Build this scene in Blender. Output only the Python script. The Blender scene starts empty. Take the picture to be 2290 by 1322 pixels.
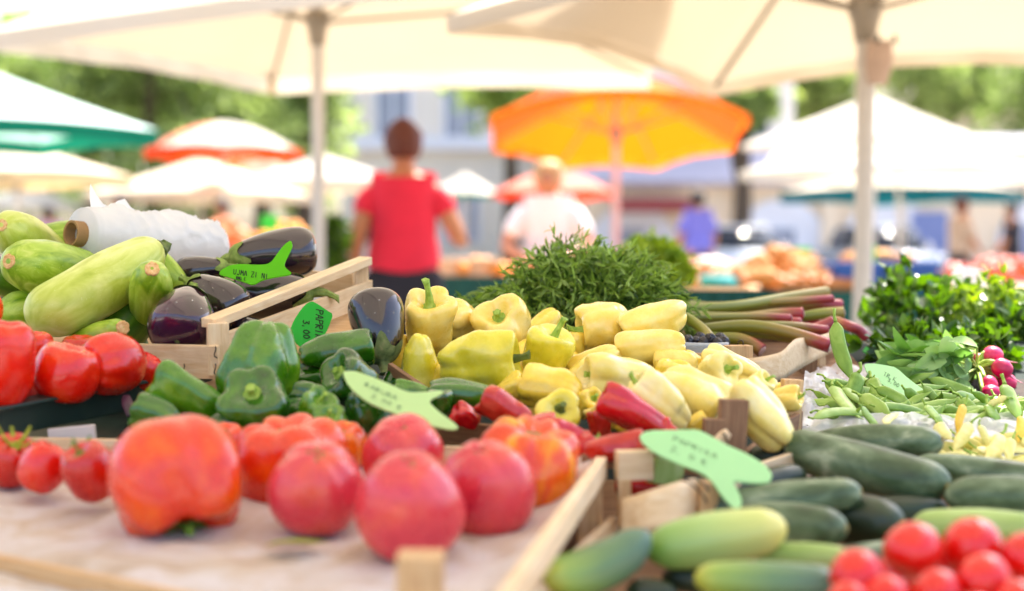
import bpy, bmesh, math, random
import numpy as np
from mathutils import Vector, Matrix, noise

random.seed(7)
EXPOSURE = 2.02
R = math.radians
scene = bpy.context.scene
COL = scene.collection

# ------------------------------------------------------------------ camera frame
CAM = Vector((0.0, 0.0, 1.05))
FPX = 3180.0                       # focal length in photo pixels (50 mm on 36 mm)
PITCH = math.atan((661 - 545) / FPX)
FWD = Vector((0, math.cos(PITCH), -math.sin(PITCH)))
UPV = Vector((0, math.sin(PITCH), math.cos(PITCH)))
RIGHT = Vector((1, 0, 0))


def ray(u, v):
    return RIGHT * ((u - 1145) / FPX) + UPV * (-(v - 661) / FPX) + FWD


def P(u, v, d):
    """the place that stands d metres ahead of the camera in the direction (u, v)"""
    r = ray(u, v)
    return CAM + r * (d / r.y)


def on_plane(u, v, p0, n):
    r = ray(u, v)
    return CAM + r * ((p0 - CAM).dot(n) / r.dot(n))


def S(px, d):
    return px * d / FPX


def axis_dir(alpha, beta):
    a, b = R(alpha), R(beta)
    return (RIGHT * math.cos(a) + UPV * math.sin(a)) * math.cos(b) - FWD * math.sin(b)


def frame(center, zdir, roll=0.0, xhint=None):
    z = Vector(zdir).normalized()
    h = xhint or (Vector((0, 0, 1)) if abs(z.z) < 0.9 else Vector((0, 1, 0)))
    x = h.cross(z).normalized()
    y = z.cross(x)
    m = Matrix(((x.x, y.x, z.x, 0), (x.y, y.y, z.y, 0), (x.z, y.z, z.z, 0), (0, 0, 0, 1)))
    return Matrix.Translation(center) @ m @ Matrix.Rotation(roll, 4, 'Z')


# ------------------------------------------------------------------ objects
def link(name, me, m=None, parent=None, M=None):
    o = bpy.data.objects.new(name, me)
    COL.objects.link(o)
    if me is not None and m is not None:
        if isinstance(m, (list, tuple)):
            for k in m:
                me.materials.append(k)
        elif len(me.materials) == 0:
            me.materials.append(m)
    if M is not None:
        o.matrix_world = M
    if parent is not None:
        o.parent = parent
    return o


def tag(o, label, cat, group=None, kind=None):
    if label:
        o['label'] = label
    if cat:
        o['category'] = cat
    if group:
        o['group'] = group
    if kind:
        o['kind'] = kind
    return o


def empty(name, loc, label, cat, group=None):
    o = bpy.data.objects.new(name, None)
    COL.objects.link(o)
    o.location = loc
    o.empty_display_size = 0.05
    return tag(o, label, cat, group)


def wpart(name, me, m, parent, M):
    """a part given in world space under an unrotated Empty"""
    o = link(name, me, m)
    o.parent = parent
    o.matrix_local = Matrix.Translation(-Vector(parent.location)) @ M
    return o


def structure(o):
    o['kind'] = 'structure'
    return o


def mesh_from(vs, fs, smooth=True, name='shape'):
    me = bpy.data.meshes.new(name)
    me.from_pydata([tuple(v) for v in vs], [], fs)
    if smooth:
        me.polygons.foreach_set('use_smooth', [True] * len(me.polygons))
    me.update()
    return me


def grid_lathe(rows, close_top=True, close_bottom=True):
    """rows: list of rings (lists of n points). Ends closed on their mean."""
    n = len(rows[0])
    vs, fs = [], []
    for r in rows:
        vs.extend(r)
    for i in range(len(rows) - 1):
        a, b = i * n, (i + 1) * n
        for j in range(n):
            k = (j + 1) % n
            fs.append((a + j, b + j, b + k, a + k))
    if close_top:
        c = len(vs)
        vs.append(tuple(np.mean(np.array(rows[0]), axis=0)))
        fs.extend([(c, j, (j + 1) % n) for j in range(n)])
    if close_bottom:
        c = len(vs)
        vs.append(tuple(np.mean(np.array(rows[-1]), axis=0)))
        b = (len(rows) - 1) * n
        fs.extend([(c, b + (j + 1) % n, b + j) for j in range(n)])
    return vs, fs


def catmull(pts, n):
    pts = [np.array(p, float) for p in pts]
    P_ = [2 * pts[0] - pts[1]] + pts + [2 * pts[-1] - pts[-2]]
    out = []
    m = len(pts) - 1
    for i in range(n):
        t = i / (n - 1) * m
        k = min(int(t), m - 1)
        f = t - k
        a, b, c, d = P_[k], P_[k + 1], P_[k + 2], P_[k + 3]
        out.append(0.5 * ((2 * b) + (-a + c) * f + (2 * a - 5 * b + 4 * c - d) * f * f + (-a + 3 * b - 3 * c + d) * f ** 3))
    return out


def tube(path, rad, n=10, steps=None, ridges=0, amp=0.0, squash=1.0, flat_dir=None):
    """tube along a smooth path; rad a number or list matching the control points"""
    if not isinstance(rad, (list, tuple)):
        rad = [rad] * len(path)
    steps = steps or max(6, len(path) * 5)
    q = catmull([tuple(p) + (r,) for p, r in zip(path, rad)], steps)
    pts = [Vector(a[:3]) for a in q]
    rs = [max(1e-5, a[3]) for a in q]
    rows = []
    prev = None
    for i, p in enumerate(pts):
        t = (pts[min(i + 1, steps - 1)] - pts[max(i - 1, 0)]).normalized()
        if prev is None:
            h = flat_dir or (Vector((0, 0, 1)) if abs(t.z) < 0.9 else Vector((1, 0, 0)))
        else:
            h = prev
        x = (h - t * h.dot(t)).normalized()
        prev = x
        y = t.cross(x)
        ring = []
        for j in range(n):
            a = 2 * math.pi * j / n
            rr = rs[i] * (1 + amp * math.cos(ridges * a))
            ring.append(tuple(p + x * (rr * math.cos(a) * squash) + y * (rr * math.sin(a))))
        rows.append(ring)
    vs, fs = grid_lathe(rows)
    return mesh_from(vs, [f[::-1] for f in fs])


def box_mesh(sx, sy, sz, bevel=0.0015, seg=2, wob=0.0, seed=0):
    bm = bmesh.new()
    bmesh.ops.create_cube(bm, size=1)
    bmesh.ops.scale(bm, vec=(sx, sy, sz), verts=bm.verts)
    if wob:
        for v in bm.verts:
            v.co += Vector((0, noise.noise(v.co * 9 + Vector((seed, 0, 3))), noise.noise(v.co * 9 + Vector((7, seed, 1))))) * wob
    if bevel:
        bmesh.ops.bevel(bm, geom=bm.edges[:], offset=min(bevel, 0.4 * min(sx, sy, sz)), segments=seg, affect='EDGES', profile=0.6)
    me = bpy.data.meshes.new('board')
    bm.to_mesh(me)
    bm.free()
    return me


def plank(name, parent, a, b, up, h, t, m, bevel=0.0012):
    """one board from a to b: h high along up, t thick; local X runs along the board"""
    a, b = Vector(a), Vector(b)
    x = (b - a).normalized()
    z = (Vector(up) - x * Vector(up).dot(x)).normalized()
    y = z.cross(x)
    M = Matrix(((x.x, y.x, z.x, 0), (x.y, y.y, z.y, 0), (x.z, y.z, z.z, 0), (0, 0, 0, 1)))
    M = Matrix.Translation((a + b) / 2) @ M
    me = box_mesh((b - a).length, t, h, bevel, wob=min(t, h) * 0.12, seed=random.random() * 50)
    return wpart(name, me, m, parent, M)


# ------------------------------------------------------------------ materials
MATS = {}


def C(h):
    """sRGB hex to linear"""
    h = h.lstrip('#')
    o = []
    for i in (0, 2, 4):
        c = int(h[i:i + 2], 16) / 255
        o.append(c / 12.92 if c <= 0.04045 else ((c + 0.055) / 1.055) ** 2.4)
    return tuple(o) + (1.0,)


def new_mat(name):
    m = bpy.data.materials.new(name)
    m.use_nodes = True
    nt = m.node_tree
    b = nt.nodes['Principled BSDF']
    return m, nt, b


def N(nt, t, **kw):
    n = nt.nodes.new(t)
    for k, v in kw.items():
        if k in ('inputs',):
            for kk, vv in v.items():
                n.inputs[kk].default_value = vv
        else:
            setattr(n, k, v)
    return n


def ramp(nt, stops, fac=None, interp='LINEAR'):
    r = nt.nodes.new('ShaderNodeValToRGB')
    cr = r.color_ramp
    cr.interpolation = interp
    while len(cr.elements) < len(stops):
        cr.elements.new(0.5)
    for e, (p, c) in zip(cr.elements, stops):
        e.position = p
        e.color = c
    if fac is not None:
        nt.links.new(fac, r.inputs['Fac'])
    return r


def obj_coords(nt, scale=(1, 1, 1), jitter=True):
    """object coordinates, shifted for each object so that no two look the same"""
    tc = nt.nodes.new('ShaderNodeTexCoord')
    mp = nt.nodes.new('ShaderNodeMapping')
    mp.inputs['Scale'].default_value = scale
    nt.links.new(tc.outputs['Object'], mp.inputs['Vector'])
    if jitter:
        oi = nt.nodes.new('ShaderNodeObjectInfo')
        mu = N(nt, 'ShaderNodeMath', operation='MULTIPLY')
        mu.inputs[1].default_value = 37.0
        nt.links.new(oi.outputs['Random'], mu.inputs[0])
        co = nt.nodes.new('ShaderNodeCombineXYZ')
        for i in range(3):
            nt.links.new(mu.outputs[0], co.inputs[i])
        nt.links.new(co.outputs[0], mp.inputs['Location'])
    return mp.outputs['Vector']


def tex_noise(nt, vec, scale, detail=4, rough=0.55, dist=0.0):
    n = nt.nodes.new('ShaderNodeTexNoise')
    n.inputs['Scale'].default_value = scale
    n.inputs['Detail'].default_value = detail
    n.inputs['Roughness'].default_value = rough
    n.inputs['Distortion'].default_value = dist
    nt.links.new(vec, n.inputs['Vector'])
    return n.outputs['Fac']


def mixc(nt, a, b, fac):
    m = nt.nodes.new('ShaderNodeMix')
    m.data_type = 'RGBA'
    for s, i in ((a, 6), (b, 7)):
        if isinstance(s, tuple):
            m.inputs[i].default_value = s
        else:
            nt.links.new(s, m.inputs[i])
    if isinstance(fac, float):
        m.inputs[0].default_value = fac
    else:
        nt.links.new(fac, m.inputs[0])
    return m.outputs[2]


def bump(nt, b, height, strength=0.2, dist=0.002):
    bp = nt.nodes.new('ShaderNodeBump')
    bp.inputs['Strength'].default_value = strength
    bp.inputs['Distance'].default_value = dist
    nt.links.new(height, bp.inputs['Height'])
    nt.links.new(bp.outputs[0], b.inputs['Normal'])


def rich(c, k=1.10):
    l = .3 * c[0] + .6 * c[1] + .1 * c[2]
    return tuple(min(1, max(.002, l + (x - l) * k)) for x in c[:3]) + (1,)


def skin_mat(name, cols, scale=18, stretch=(1, 1, 1), rough=0.3, coat=0.0, sss=0.0, sss_r=(0.01, 0.005, 0.002),
             specks=None, bump_s=0.15, bump_scale=120, rough_var=0.12, detail=4, dist=0.3, spec=0.5):
    """skin of a fruit: blotches in its own colours, fine pores, uneven gloss"""
    m, nt, b = new_mat(name)
    v = obj_coords(nt, stretch)
    f = tex_noise(nt, v, scale * 2.2, detail, 0.55, dist)
    n = len(cols)
    stops = [(0.28 + 0.44 * i / max(1, n - 1), rich(C(c))) for i, c in enumerate(cols)]
    col = ramp(nt, stops, f).outputs['Color']
    v2 = obj_coords(nt)
    if specks:
        sc, thr, sc_col, amt = specks
        vo = nt.nodes.new('ShaderNodeTexVoronoi')
        vo.inputs['Scale'].default_value = sc
        nt.links.new(v2, vo.inputs['Vector'])
        r2 = ramp(nt, [(0.0, (amt, amt, amt, 1)), (thr, (0, 0, 0, 1))], vo.outputs['Distance'])
        gate = ramp(nt, [(0.5, (0, 0, 0, 1)), (0.62, (1, 1, 1, 1))], tex_noise(nt, v2, sc * 0.25, 2))
        mu = N(nt, 'ShaderNodeMath', operation='MULTIPLY')
        nt.links.new(r2.outputs['Color'], mu.inputs[0])
        nt.links.new(gate.outputs['Color'], mu.inputs[1])
        col = mixc(nt, col, C(sc_col), mu.outputs[0])
    nt.links.new(col, b.inputs['Base Color'])
    rr = ramp(nt, [(0.3, (rough - rough_var * .5,) * 3 + (1,)), (0.7, (rough + rough_var,) * 3 + (1,))], tex_noise(nt, v2, 90, 4))
    nt.links.new(rr.outputs['Color'], b.inputs['Roughness'])
    b.inputs['Specular IOR Level'].default_value = spec
    if coat:
        b.inputs['Coat Weight'].default_value = coat * .9
        b.inputs['Coat Roughness'].default_value = 0.07
        b.inputs['Coat IOR'].default_value = 1.54
    if sss:
        b.inputs['Subsurface Weight'].default_value = sss
        b.inputs['Subsurface Radius'].default_value = sss_r
        b.inputs['Subsurface Scale'].default_value = 1.0
    if bump_s:
        bump(nt, b, tex_noise(nt, v2, bump_scale, 3), bump_s, 0.0008)
    MATS[name] = m
    return m


def plain(name, col, rough=0.6, metal=0.0, var=0.12, scale=25, bump_s=0.0, spec=0.5):
    m, nt, b = new_mat(name)
    v = obj_coords(nt)
    c = C(col)
    lo = tuple(x * (1 - var) for x in c[:3]) + (1,)
    hi = tuple(min(1, x * (1 + var)) for x in c[:3]) + (1,)
    f = tex_noise(nt, v, scale, 4)
    nt.links.new(ramp(nt, [(0.3, lo), (0.7, hi)], f).outputs['Color'], b.inputs['Base Color'])
    b.inputs['Roughness'].default_value = rough
    b.inputs['Metallic'].default_value = metal
    b.inputs['Specular IOR Level'].default_value = spec
    if bump_s:
        bump(nt, b, tex_noise(nt, v, scale * 4, 4), bump_s, 0.002)
    MATS[name] = m
    return m


def wood_mat(name, cols, rough=0.7):
    m, nt, b = new_mat(name)
    v = obj_coords(nt, (6, 60, 60))
    f = tex_noise(nt, v, 3.0, 6, 0.6, 0.8)
    col = ramp(nt, [(0.25, C(cols[0])), (0.5, C(cols[1])), (0.75, C(cols[2]))], f).outputs['Color']
    v2 = obj_coords(nt, (1, 1, 1))
    st = tex_noise(nt, v2, 14, 3)
    col = mixc(nt, col, C(cols[3]), ramp(nt, [(0.58, (0, 0, 0, 1)), (0.75, (0.55,) * 3 + (1,))], st).outputs['Color'])
    nt.links.new(col, b.inputs['Base Color'])
    b.inputs['Roughness'].default_value = rough
    bump(nt, b, f, 0.35, 0.0015)
    MATS[name] = m
    return m


def leaf_mat(name, dark, light, scale=40, transl=0.35, rough=0.45, spec=0.4):
    m, nt, b = new_mat(name)
    v = obj_coords(nt, jitter=False)
    g = nt.nodes.new('ShaderNodeNewGeometry')
    f = nt.nodes.new('ShaderNodeMix')
    f.data_type = 'FLOAT'
    f.inputs[0].default_value = 0.5
    nt.links.new(g.outputs['Random Per Island'], f.inputs[2])
    nt.links.new(tex_noise(nt, v, scale, 3), f.inputs[3])
    col = ramp(nt, [(0.25, C(dark)), (0.75, C(light))], f.outputs[0]).outputs['Color']
    nt.links.new(col, b.inputs['Base Color'])
    b.inputs['Roughness'].default_value = rough
    b.inputs['Specular IOR Level'].default_value = spec
    tr = nt.nodes.new('ShaderNodeBsdfTranslucent')
    hs = nt.nodes.new('ShaderNodeHueSaturation')
    hs.inputs['Saturation'].default_value = 1.15
    hs.inputs['Value'].default_value = 1.3
    nt.links.new(col, hs.inputs['Color'])
    nt.links.new(hs.outputs[0], tr.inputs['Color'])
    mx = nt.nodes.new('ShaderNodeMixShader')
    mx.inputs[0].default_value = transl
    nt.links.new(b.outputs[0], mx.inputs[1])
    nt.links.new(tr.outputs[0], mx.inputs[2])
    nt.links.new(mx.outputs[0], nt.nodes['Material Output'].inputs['Surface'])
    MATS[name] = m
    return m


def cloth_mat(name, col, transl=0.45, rough=0.8, var=0.08, tcol=None, scale=2.0):
    m, nt, b = new_mat(name)
    v = obj_coords(nt)
    c = C(col)
    lo = tuple(x * (1 - var) for x in c[:3]) + (1,)
    f = tex_noise(nt, v, scale, 5)
    cc = ramp(nt, [(0.3, lo), (0.7, c)], f).outputs['Color']
    nt.links.new(cc, b.inputs['Base Color'])
    b.inputs['Roughness'].default_value = rough
    b.inputs['Specular IOR Level'].default_value = 0.2
    if transl:
        tr = nt.nodes.new('ShaderNodeBsdfTranslucent')
        if tcol:
            tr.inputs['Color'].default_value = C(tcol)
        else:
            nt.links.new(cc, tr.inputs['Color'])
        mx = nt.nodes.new('ShaderNodeMixShader')
        mx.inputs[0].default_value = transl
        nt.links.new(b.outputs[0], mx.inputs[1])
        nt.links.new(tr.outputs[0], mx.inputs[2])
        nt.links.new(mx.outputs[0], nt.nodes['Material Output'].inputs['Surface'])
    MATS[name] = m
    return m


def film_mat(name, clear=0.5, col='#f4f6fa', rough=0.22, transl=0.3):
    m, nt, b = new_mat(name)
    b.inputs['Base Color'].default_value = C(col)
    b.inputs['Roughness'].default_value = rough
    b.inputs['Specular IOR Level'].default_value = 0.7
    v = obj_coords(nt)
    bump(nt, b, tex_noise(nt, v, 30, 3, 0.5, 2.0), 0.35, 0.004)
    tl = nt.nodes.new('ShaderNodeBsdfTranslucent')
    tl.inputs['Color'].default_value = C(col)
    m1 = nt.nodes.new('ShaderNodeMixShader')
    m1.inputs[0].default_value = transl
    nt.links.new(b.outputs[0], m1.inputs[1])
    nt.links.new(tl.outputs[0], m1.inputs[2])
    out = m1
    if clear:
        tr = nt.nodes.new('ShaderNodeBsdfTransparent')
        m2 = nt.nodes.new('ShaderNodeMixShader')
        m2.inputs[0].default_value = clear
        nt.links.new(m1.outputs[0], m2.inputs[1])
        nt.links.new(tr.outputs[0], m2.inputs[2])
        out = m2
    nt.links.new(out.outputs[0], nt.nodes['Material Output'].inputs['Surface'])
    MATS[name] = m
    return m


def length_mat(name, stops, rough=0.4, coat=0.0, streak=0.25, axis=0):
    """colour that changes along the thing's own length (generated coordinate), with fine streaks"""
    m, nt, b = new_mat(name)
    tc = nt.nodes.new('ShaderNodeTexCoord')
    sp = nt.nodes.new('ShaderNodeSeparateXYZ')
    nt.links.new(tc.outputs['Generated'], sp.inputs[0])
    v = obj_coords(nt, tuple(20 if i != axis else 1.5 for i in range(3)))
    f = tex_noise(nt, v, 4, 4)
    ad = N(nt, 'ShaderNodeMath', operation='MULTIPLY_ADD')
    ad.inputs[1].default_value = streak
    nt.links.new(f, ad.inputs[0])
    nt.links.new(sp.outputs[axis], ad.inputs[2])
    sb = N(nt, 'ShaderNodeMath', operation='SUBTRACT')
    sb.inputs[1].default_value = streak * 0.5
    nt.links.new(ad.outputs[0], sb.inputs[0])
    nt.links.new(ramp(nt, [(p, C(c)) for p, c in stops], sb.outputs[0]).outputs['Color'], b.inputs['Base Color'])
    b.inputs['Roughness'].default_value = rough
    if coat:
        b.inputs['Coat Weight'].default_value = coat
    MATS[name] = m
    return m
# ------------------------------------------------------------------ shapes of the produce
PEP = [(0, .66), (.16, .68), (.34, .80), (.52, .93), (.70, .99), (.88, .93), (.98, .72), (1.0, .40), (.985, 0.0),
       (.94, -.36), (.86, -.62), (.70, -.84), (.48, -.955), (.26, -.97), (.1, -.93), (0, -.92)]
_pp = catmull(PEP, 40)


def pepper_mesh(L, W, seed, lobes=4, depth=.2, taper=.2, bend=0.0, lump=.07, squash=1.0):
    rnd = random.Random(seed)
    ph = rnd.uniform(0, 6.28)
    wa, wp = rnd.uniform(.1, .35), rnd.uniform(0, 6.28)
    amps = [rnd.uniform(.75, 1.25) for _ in range(lobes)]
    off = Vector((rnd.uniform(0, 50), rnd.uniform(0, 50), rnd.uniform(0, 50)))
    n = 52
    rows = []
    tops = [rnd.uniform(-.10, .08) for _ in range(lobes)]
    for r0, z0 in _pp:
        ring = []
        for j in range(n):
            th = 2 * math.pi * j / n
            tw = th + wa * math.sin(th + wp) + ph + z0 * .12
            c = math.cos(lobes * tw / 2)
            g = math.sqrt(c * c + .06) / math.sqrt(1.06)
            k = int(((tw * lobes / (2 * math.pi)) + .5) % lobes)
            am = amps[k]
            dp = depth * .95 * (.75 + .5 * abs(z0)) * am
            r = r0 * (1 - dp * (1 - g)) * (1 - .8 * taper * (1 - z0) / 2)
            z = z0
            if z0 > .5:
                z = z0 - (1 - g) * .12 * r0 + tops[k] * g * min(1, r0 * 1.2)
            if z0 < -.5:
                z = z0 + (1 - g) * .10 * min(1, r0 * 1.6) - tops[k] * g * min(1, r0 * 1.6) * .8
            x, y = r * math.cos(th), r * math.sin(th) * squash
            q = Vector((x, y, z))
            nz = noise.noise(q * 1.1 + off) * lump * 2.2 + noise.noise(q * 2.6 + off) * lump * .9
            f = 1 + nz * min(1, r0 * 1.5)
            x, y = x * f + bend * (z * z - .3), y * f
            ring.append((x * W / 2, y * W / 2, z * L / 2))
        rows.append(ring)
    vs, fs = grid_lathe(rows)
    return mesh_from(vs, [f[::-1] for f in fs])


def pepper_stem(L, W, seed, length, curve=(0.0, 0.0), thick=1.0):
    """calyx spread over the hollow of the shoulder and running up into a ridged, bent stalk"""
    rnd = random.Random(seed + 999)
    pts = 6
    ph = rnd.uniform(0, 6.28)
    zc = .66 * L / 2
    rs = W * .058 * thick
    prof = [(W * .235, zc + L * .035), (W * .19, zc + L * .022), (W * .12, zc + L * .026), (rs * 1.55, zc + L * .05)]
    n = 24
    rows = []
    for i, (r, z) in enumerate(prof):
        ring = []
        for j in range(n):
            th = 2 * math.pi * j / n
            st = 1 + (.24 - .07 * i) * math.cos(pts * th + ph) + .10 * math.sin(2 * th + ph)
            ring.append((r * st * math.cos(th), r * st * math.sin(th), z + (L * .012 * math.cos(pts * th + ph) if i == 0 else 0)))
        rows.append(ring)
    z0 = zc + L * .05
    m = 9
    for i in range(1, m + 1):
        t = i / m
        cx = curve[0] * t * t
        cy = curve[1] * t * t
        z = z0 + length * (t - .25 * t * t * min(1, (abs(curve[0]) + abs(curve[1])) / max(length, 1e-4)))
        rr = rs * (1.25 - .42 * min(1, t * 1.8) + (.30 * max(0, t - .75) * 4))
        rows.append([((rr * (1 + .10 * math.cos(5 * 2 * math.pi * j / n))) * math.cos(2 * math.pi * j / n) + cx,
                      (rr * (1 + .10 * math.cos(5 * 2 * math.pi * j / n))) * math.sin(2 * math.pi * j / n) + cy, z) for j in range(n)])
    rows.append([((x - cx) * .55 + cx, (y - cy) * .55 + cy, z - length * .012) for x, y, z in rows[-1]])
    vs, fs = grid_lathe(rows, close_top=False)
    return mesh_from(vs, fs)


def put_pepper(name, spec, mats, stem_mat, group, cat):
    u, v, d, L, W, al, be, roll, seed, o = spec[:10]
    label = spec[10]
    Lm, Wm = S(L, d) * 1.04, S(W, d) * 1.06
    me = pepper_mesh(Lm, Wm, seed, o.get('lobes', 4 if seed % 3 else 3), o.get('depth', .2), o.get('taper', .2), o.get('bend', 0.0), o.get('lump', .07), o.get('squash', 1.0))
    M = frame(P(u, v, d), axis_dir(al, be), R(roll))
    ob = link(name, me, mats[o.get('m', 0)], M=M)
    tag(ob, label, cat, group)
    if o.get('stem', 18):
        ln = S(o.get('stem', 18), d)
        cv = o.get('curve', (0, 0))
        link('stem', pepper_stem(Lm, Wm, seed, ln, (S(cv[0], d), S(cv[1], d)), o.get('thick', 1.0)), o.get('sm', stem_mat), ob)
    return ob


EGG = [(0, 1.0), (.2, .985), (.42, .90), (.60, .72), (.74, .46), (.87, .15), (.97, -.20), (1.0, -.5), (.93, -.75), (.72, -.92), (.42, -.985), (.18, -1.0), (0, -1.0)]


def egg_r(z, L, W):
    q = _egg
    zz = max(-1, min(1, z / (L / 2)))
    for i in range(len(q) - 1):
        if q[i][1] >= zz >= q[i + 1][1]:
            t = (q[i][1] - zz) / max(1e-6, q[i][1] - q[i + 1][1])
            return (q[i][0] * (1 - t) + q[i + 1][0] * t) * W / 2
    return W * .1


_egg = catmull(EGG, 34)
_egg = [(max(0, a[0]), a[1]) for a in _egg]


def eggplant_mesh(L, W, seed, lump=.03):
    off = Vector((seed * 3.1, seed * 1.7, 2))
    n = 48
    rows = []
    for r, z in _egg:
        ring = []
        for j in range(n):
            th = 2 * math.pi * j / n
            q = Vector((r * math.cos(th), r * math.sin(th), z))
            f = 1 + noise.noise(q * 1.0 + off) * lump * 2 + noise.noise(q * 3 + off) * lump * .35
            ring.append((q.x * f * W / 2, q.y * f * W / 2, z * L / 2))
        rows.append(ring)
    vs, fs = grid_lathe(rows)
    return mesh_from(vs, [f[::-1] for f in fs])


def eggplant_calyx(L, W, seed, stem_len, curve=(0, 0), sep=.20):
    rnd = random.Random(seed)
    n = 40
    ph = rnd.uniform(0, 6.28)
    rs = W * .075
    zt = L / 2
    rows = []
    m = 10
    for i in range(m, 0, -1):
        t = i / m
        cx, cy = curve[0] * t * t, curve[1] * t * t
        z = zt + stem_len * (t - .35 * t * t * min(1.2, (abs(curve[0]) + abs(curve[1])) / max(stem_len, 1e-4)))
        rr = rs * (1.5 - .7 * min(1, t * 1.6) + .5 * max(0, t - .8) * 5 * .5)
        rows.append([(rr * (1 + .12 * math.cos(10 * math.pi * j / n)) * math.cos(2 * math.pi * j / n) + cx, rr * (1 + .12 * math.cos(10 * math.pi * j / n)) * math.sin(2 * math.pi * j / n) + cy, z) for j in range(n)])
    for k in range(0, 9):
        t = k / 8
        ring = []
        for j in range(n):
            th = 2 * math.pi * j / n
            s = .5 + .5 * math.cos(5 * th + ph)
            ln = L * sep * (.42 + .58 * s ** 1.6) * (1 + .25 * math.sin(th * 2 + ph * 3))
            z = zt - .005 * L - t * ln
            r = egg_r(z, L, W) * 1.03 + W * .014 + W * .015 * (1 - t)
            r = max(r, rs * 1.5 * (1 - t))
            if t > .8:
                r += W * .012 * (t - .8) * 5 * (.4 + s)
            wr = 1 + .03 * noise.noise(Vector((math.cos(th) * 3, math.sin(th) * 3, t * 4 + seed)))
            ring.append((r * wr * math.cos(th), r * wr * math.sin(th), z))
        rows.append(ring)
    vs, fs = grid_lathe(rows, close_bottom=False)
    return mesh_from(vs, [f[::-1] for f in fs])


def star_scar(r, seed, zoff):
    """blossom end mark: a small ragged star lying on the tip"""
    rnd = random.Random(seed)
    n = 22
    c = [(0, 0, zoff)]
    ring = [(r * (.45 + (1.0 if j % 2 else 0) * rnd.uniform(.35, .9)) * math.cos(2 * math.pi * j / n), r * (.45 + (1.0 if j % 2 else 0) * rnd.uniform(.35, .9)) * math.sin(2 * math.pi * j / n), zoff + r * .10) for j in range(n)]
    return mesh_from(c + ring, [(0, (j + 1) % n + 1, j + 1) for j in range(n)])


def capsule_mesh(L, W, seed, r0=.8, r1=.8, belly=1.0, bend=0.0, ribs=0, rib_a=.02, lump=.025, n=40, m=44, round0=.5, round1=.5):
    """cucumber or courgette along z; r0 / r1: how wide the two ends are; round: how long each rounded end is (in widths)"""
    off = Vector((seed * 2.3, seed, 4))
    rows = []
    for i in range(m):
        s = i / (m - 1)
        s = .5 - .5 * math.cos(math.pi * s)
        z = (s - .5) * L
        prof = (r0 * (1 - s) + r1 * s) * (1 - (2 * s - 1) ** 2) + belly * 0
        prof = r0 + (belly - r0) * math.sin(min(1, s / .5) * math.pi / 2) if s < .5 else r1 + (belly - r1) * math.sin(min(1, (1 - s) / .5) * math.pi / 2)
        e0, e1 = z + L / 2, L / 2 - z
        h0, h1 = W * round0, W * round1
        if e0 < h0:
            prof *= math.sqrt(max(0, 1 - (1 - e0 / h0) ** 2))
        if e1 < h1:
            prof *= math.sqrt(max(0, 1 - (1 - e1 / h1) ** 2))
        ring = []
        for j in range(n):
            th = 2 * math.pi * j / n
            q = Vector((math.cos(th), math.sin(th), z / W * 1.2))
            f = prof * (1 + rib_a * math.cos(ribs * th) + lump * 1.6 * noise.noise(q * .8 + off) + lump * .5 * noise.noise(q * 2.4 + off))
            ring.append((f * W / 2 * math.cos(th) + bend * ((2 * s - 1) ** 2 - .4), f * W / 2 * math.sin(th), z))
        rows.append(ring)
    vs, fs = grid_lathe(rows)
    return mesh_from(vs, fs)


def cut_end(r, z, seed, up=1):
    """the dry round scar where a courgette was cut off"""
    n = 28
    rows = []
    rnd = random.Random(seed)
    w = [rnd.uniform(.9, 1.08) for _ in range(n)]
    for rr, h in ((1.0, -.30), (1.02, .02), (.86, .12), (.6, .05), (.3, .06), (.1, .04)):
        rows.append([(r * rr * w[j] * math.cos(2 * math.pi * j / n), r * rr * w[j] * math.sin(2 * math.pi * j / n), z + up * h * r) for j in range(n)])
    vs, fs = grid_lathe(rows)
    return mesh_from(vs, fs if up < 0 else [f[::-1] for f in fs][::1])


TOM = [(0, .76), (.12, .77), (.30, .86), (.52, .94), (.74, .88), (.92, .60), (1.0, .15), (.97, -.28), (.84, -.64), (.62, -.88), (.34, -.985), (.12, -1.0), (0, -1.0)]
ROUND = [(0, .88), (.10, .91), (.28, .91), (.52, .80), (.76, .58), (.93, .24), (1.0, -.12), (.96, -.46), (.80, -.76), (.54, -.94), (.22, -1.0), (.08, -1.0), (0, -1.0)]
TALL = [(0, .93), (.12, .95), (.28, .94), (.48, .84), (.68, .62), (.85, .30), (.96, -.05), (1.0, -.36), (.92, -.66), (.72, -.88), (.42, -.985), (.15, -1.0), (0, -1.0)]


def tomato_mesh(W, H, seed, ribs=7, rib=.06, lump=.05, prof=TOM, cleft=0.0):
    rnd = random.Random(seed)
    off = Vector((seed * 1.3, seed * .7, 9))
    ph = rnd.uniform(0, 6.28)
    n = 56
    rows = []
    for r0, z0 in catmull(prof, 36):
        r0 = max(0, r0)
        ring = []
        for j in range(n):
            th = 2 * math.pi * j / n
            tw = th + .25 * math.sin(th + ph)
            c = abs(math.cos(ribs * tw / 2))
            g = math.sqrt(c * c + .08)
            k = rib * (max(0, z0) * 1.4 + .25)
            f = 1 - k * (1 - g)
            if cleft:
                f -= cleft * math.exp(-((math.atan2(math.sin(th - ph), math.cos(th - ph))) / .28) ** 2)
            q = Vector((r0 * math.cos(th), r0 * math.sin(th), z0))
            f *= 1 + noise.noise(q * .9 + off) * lump * 1.8 + noise.noise(q * 2 + off) * lump * .5
            zz = z0 * (1 + noise.noise(Vector((math.cos(th), math.sin(th), 0)) * .8 + off) * lump) - (1 - g) * rib * max(0, z0) * .6
            ring.append((q.x * f * W / 2, q.y * f * W / 2, zz * H / 2))
        rows.append(ring)
    vs, fs = grid_lathe(rows)
    return mesh_from(vs, [f[::-1] for f in fs])


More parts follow.
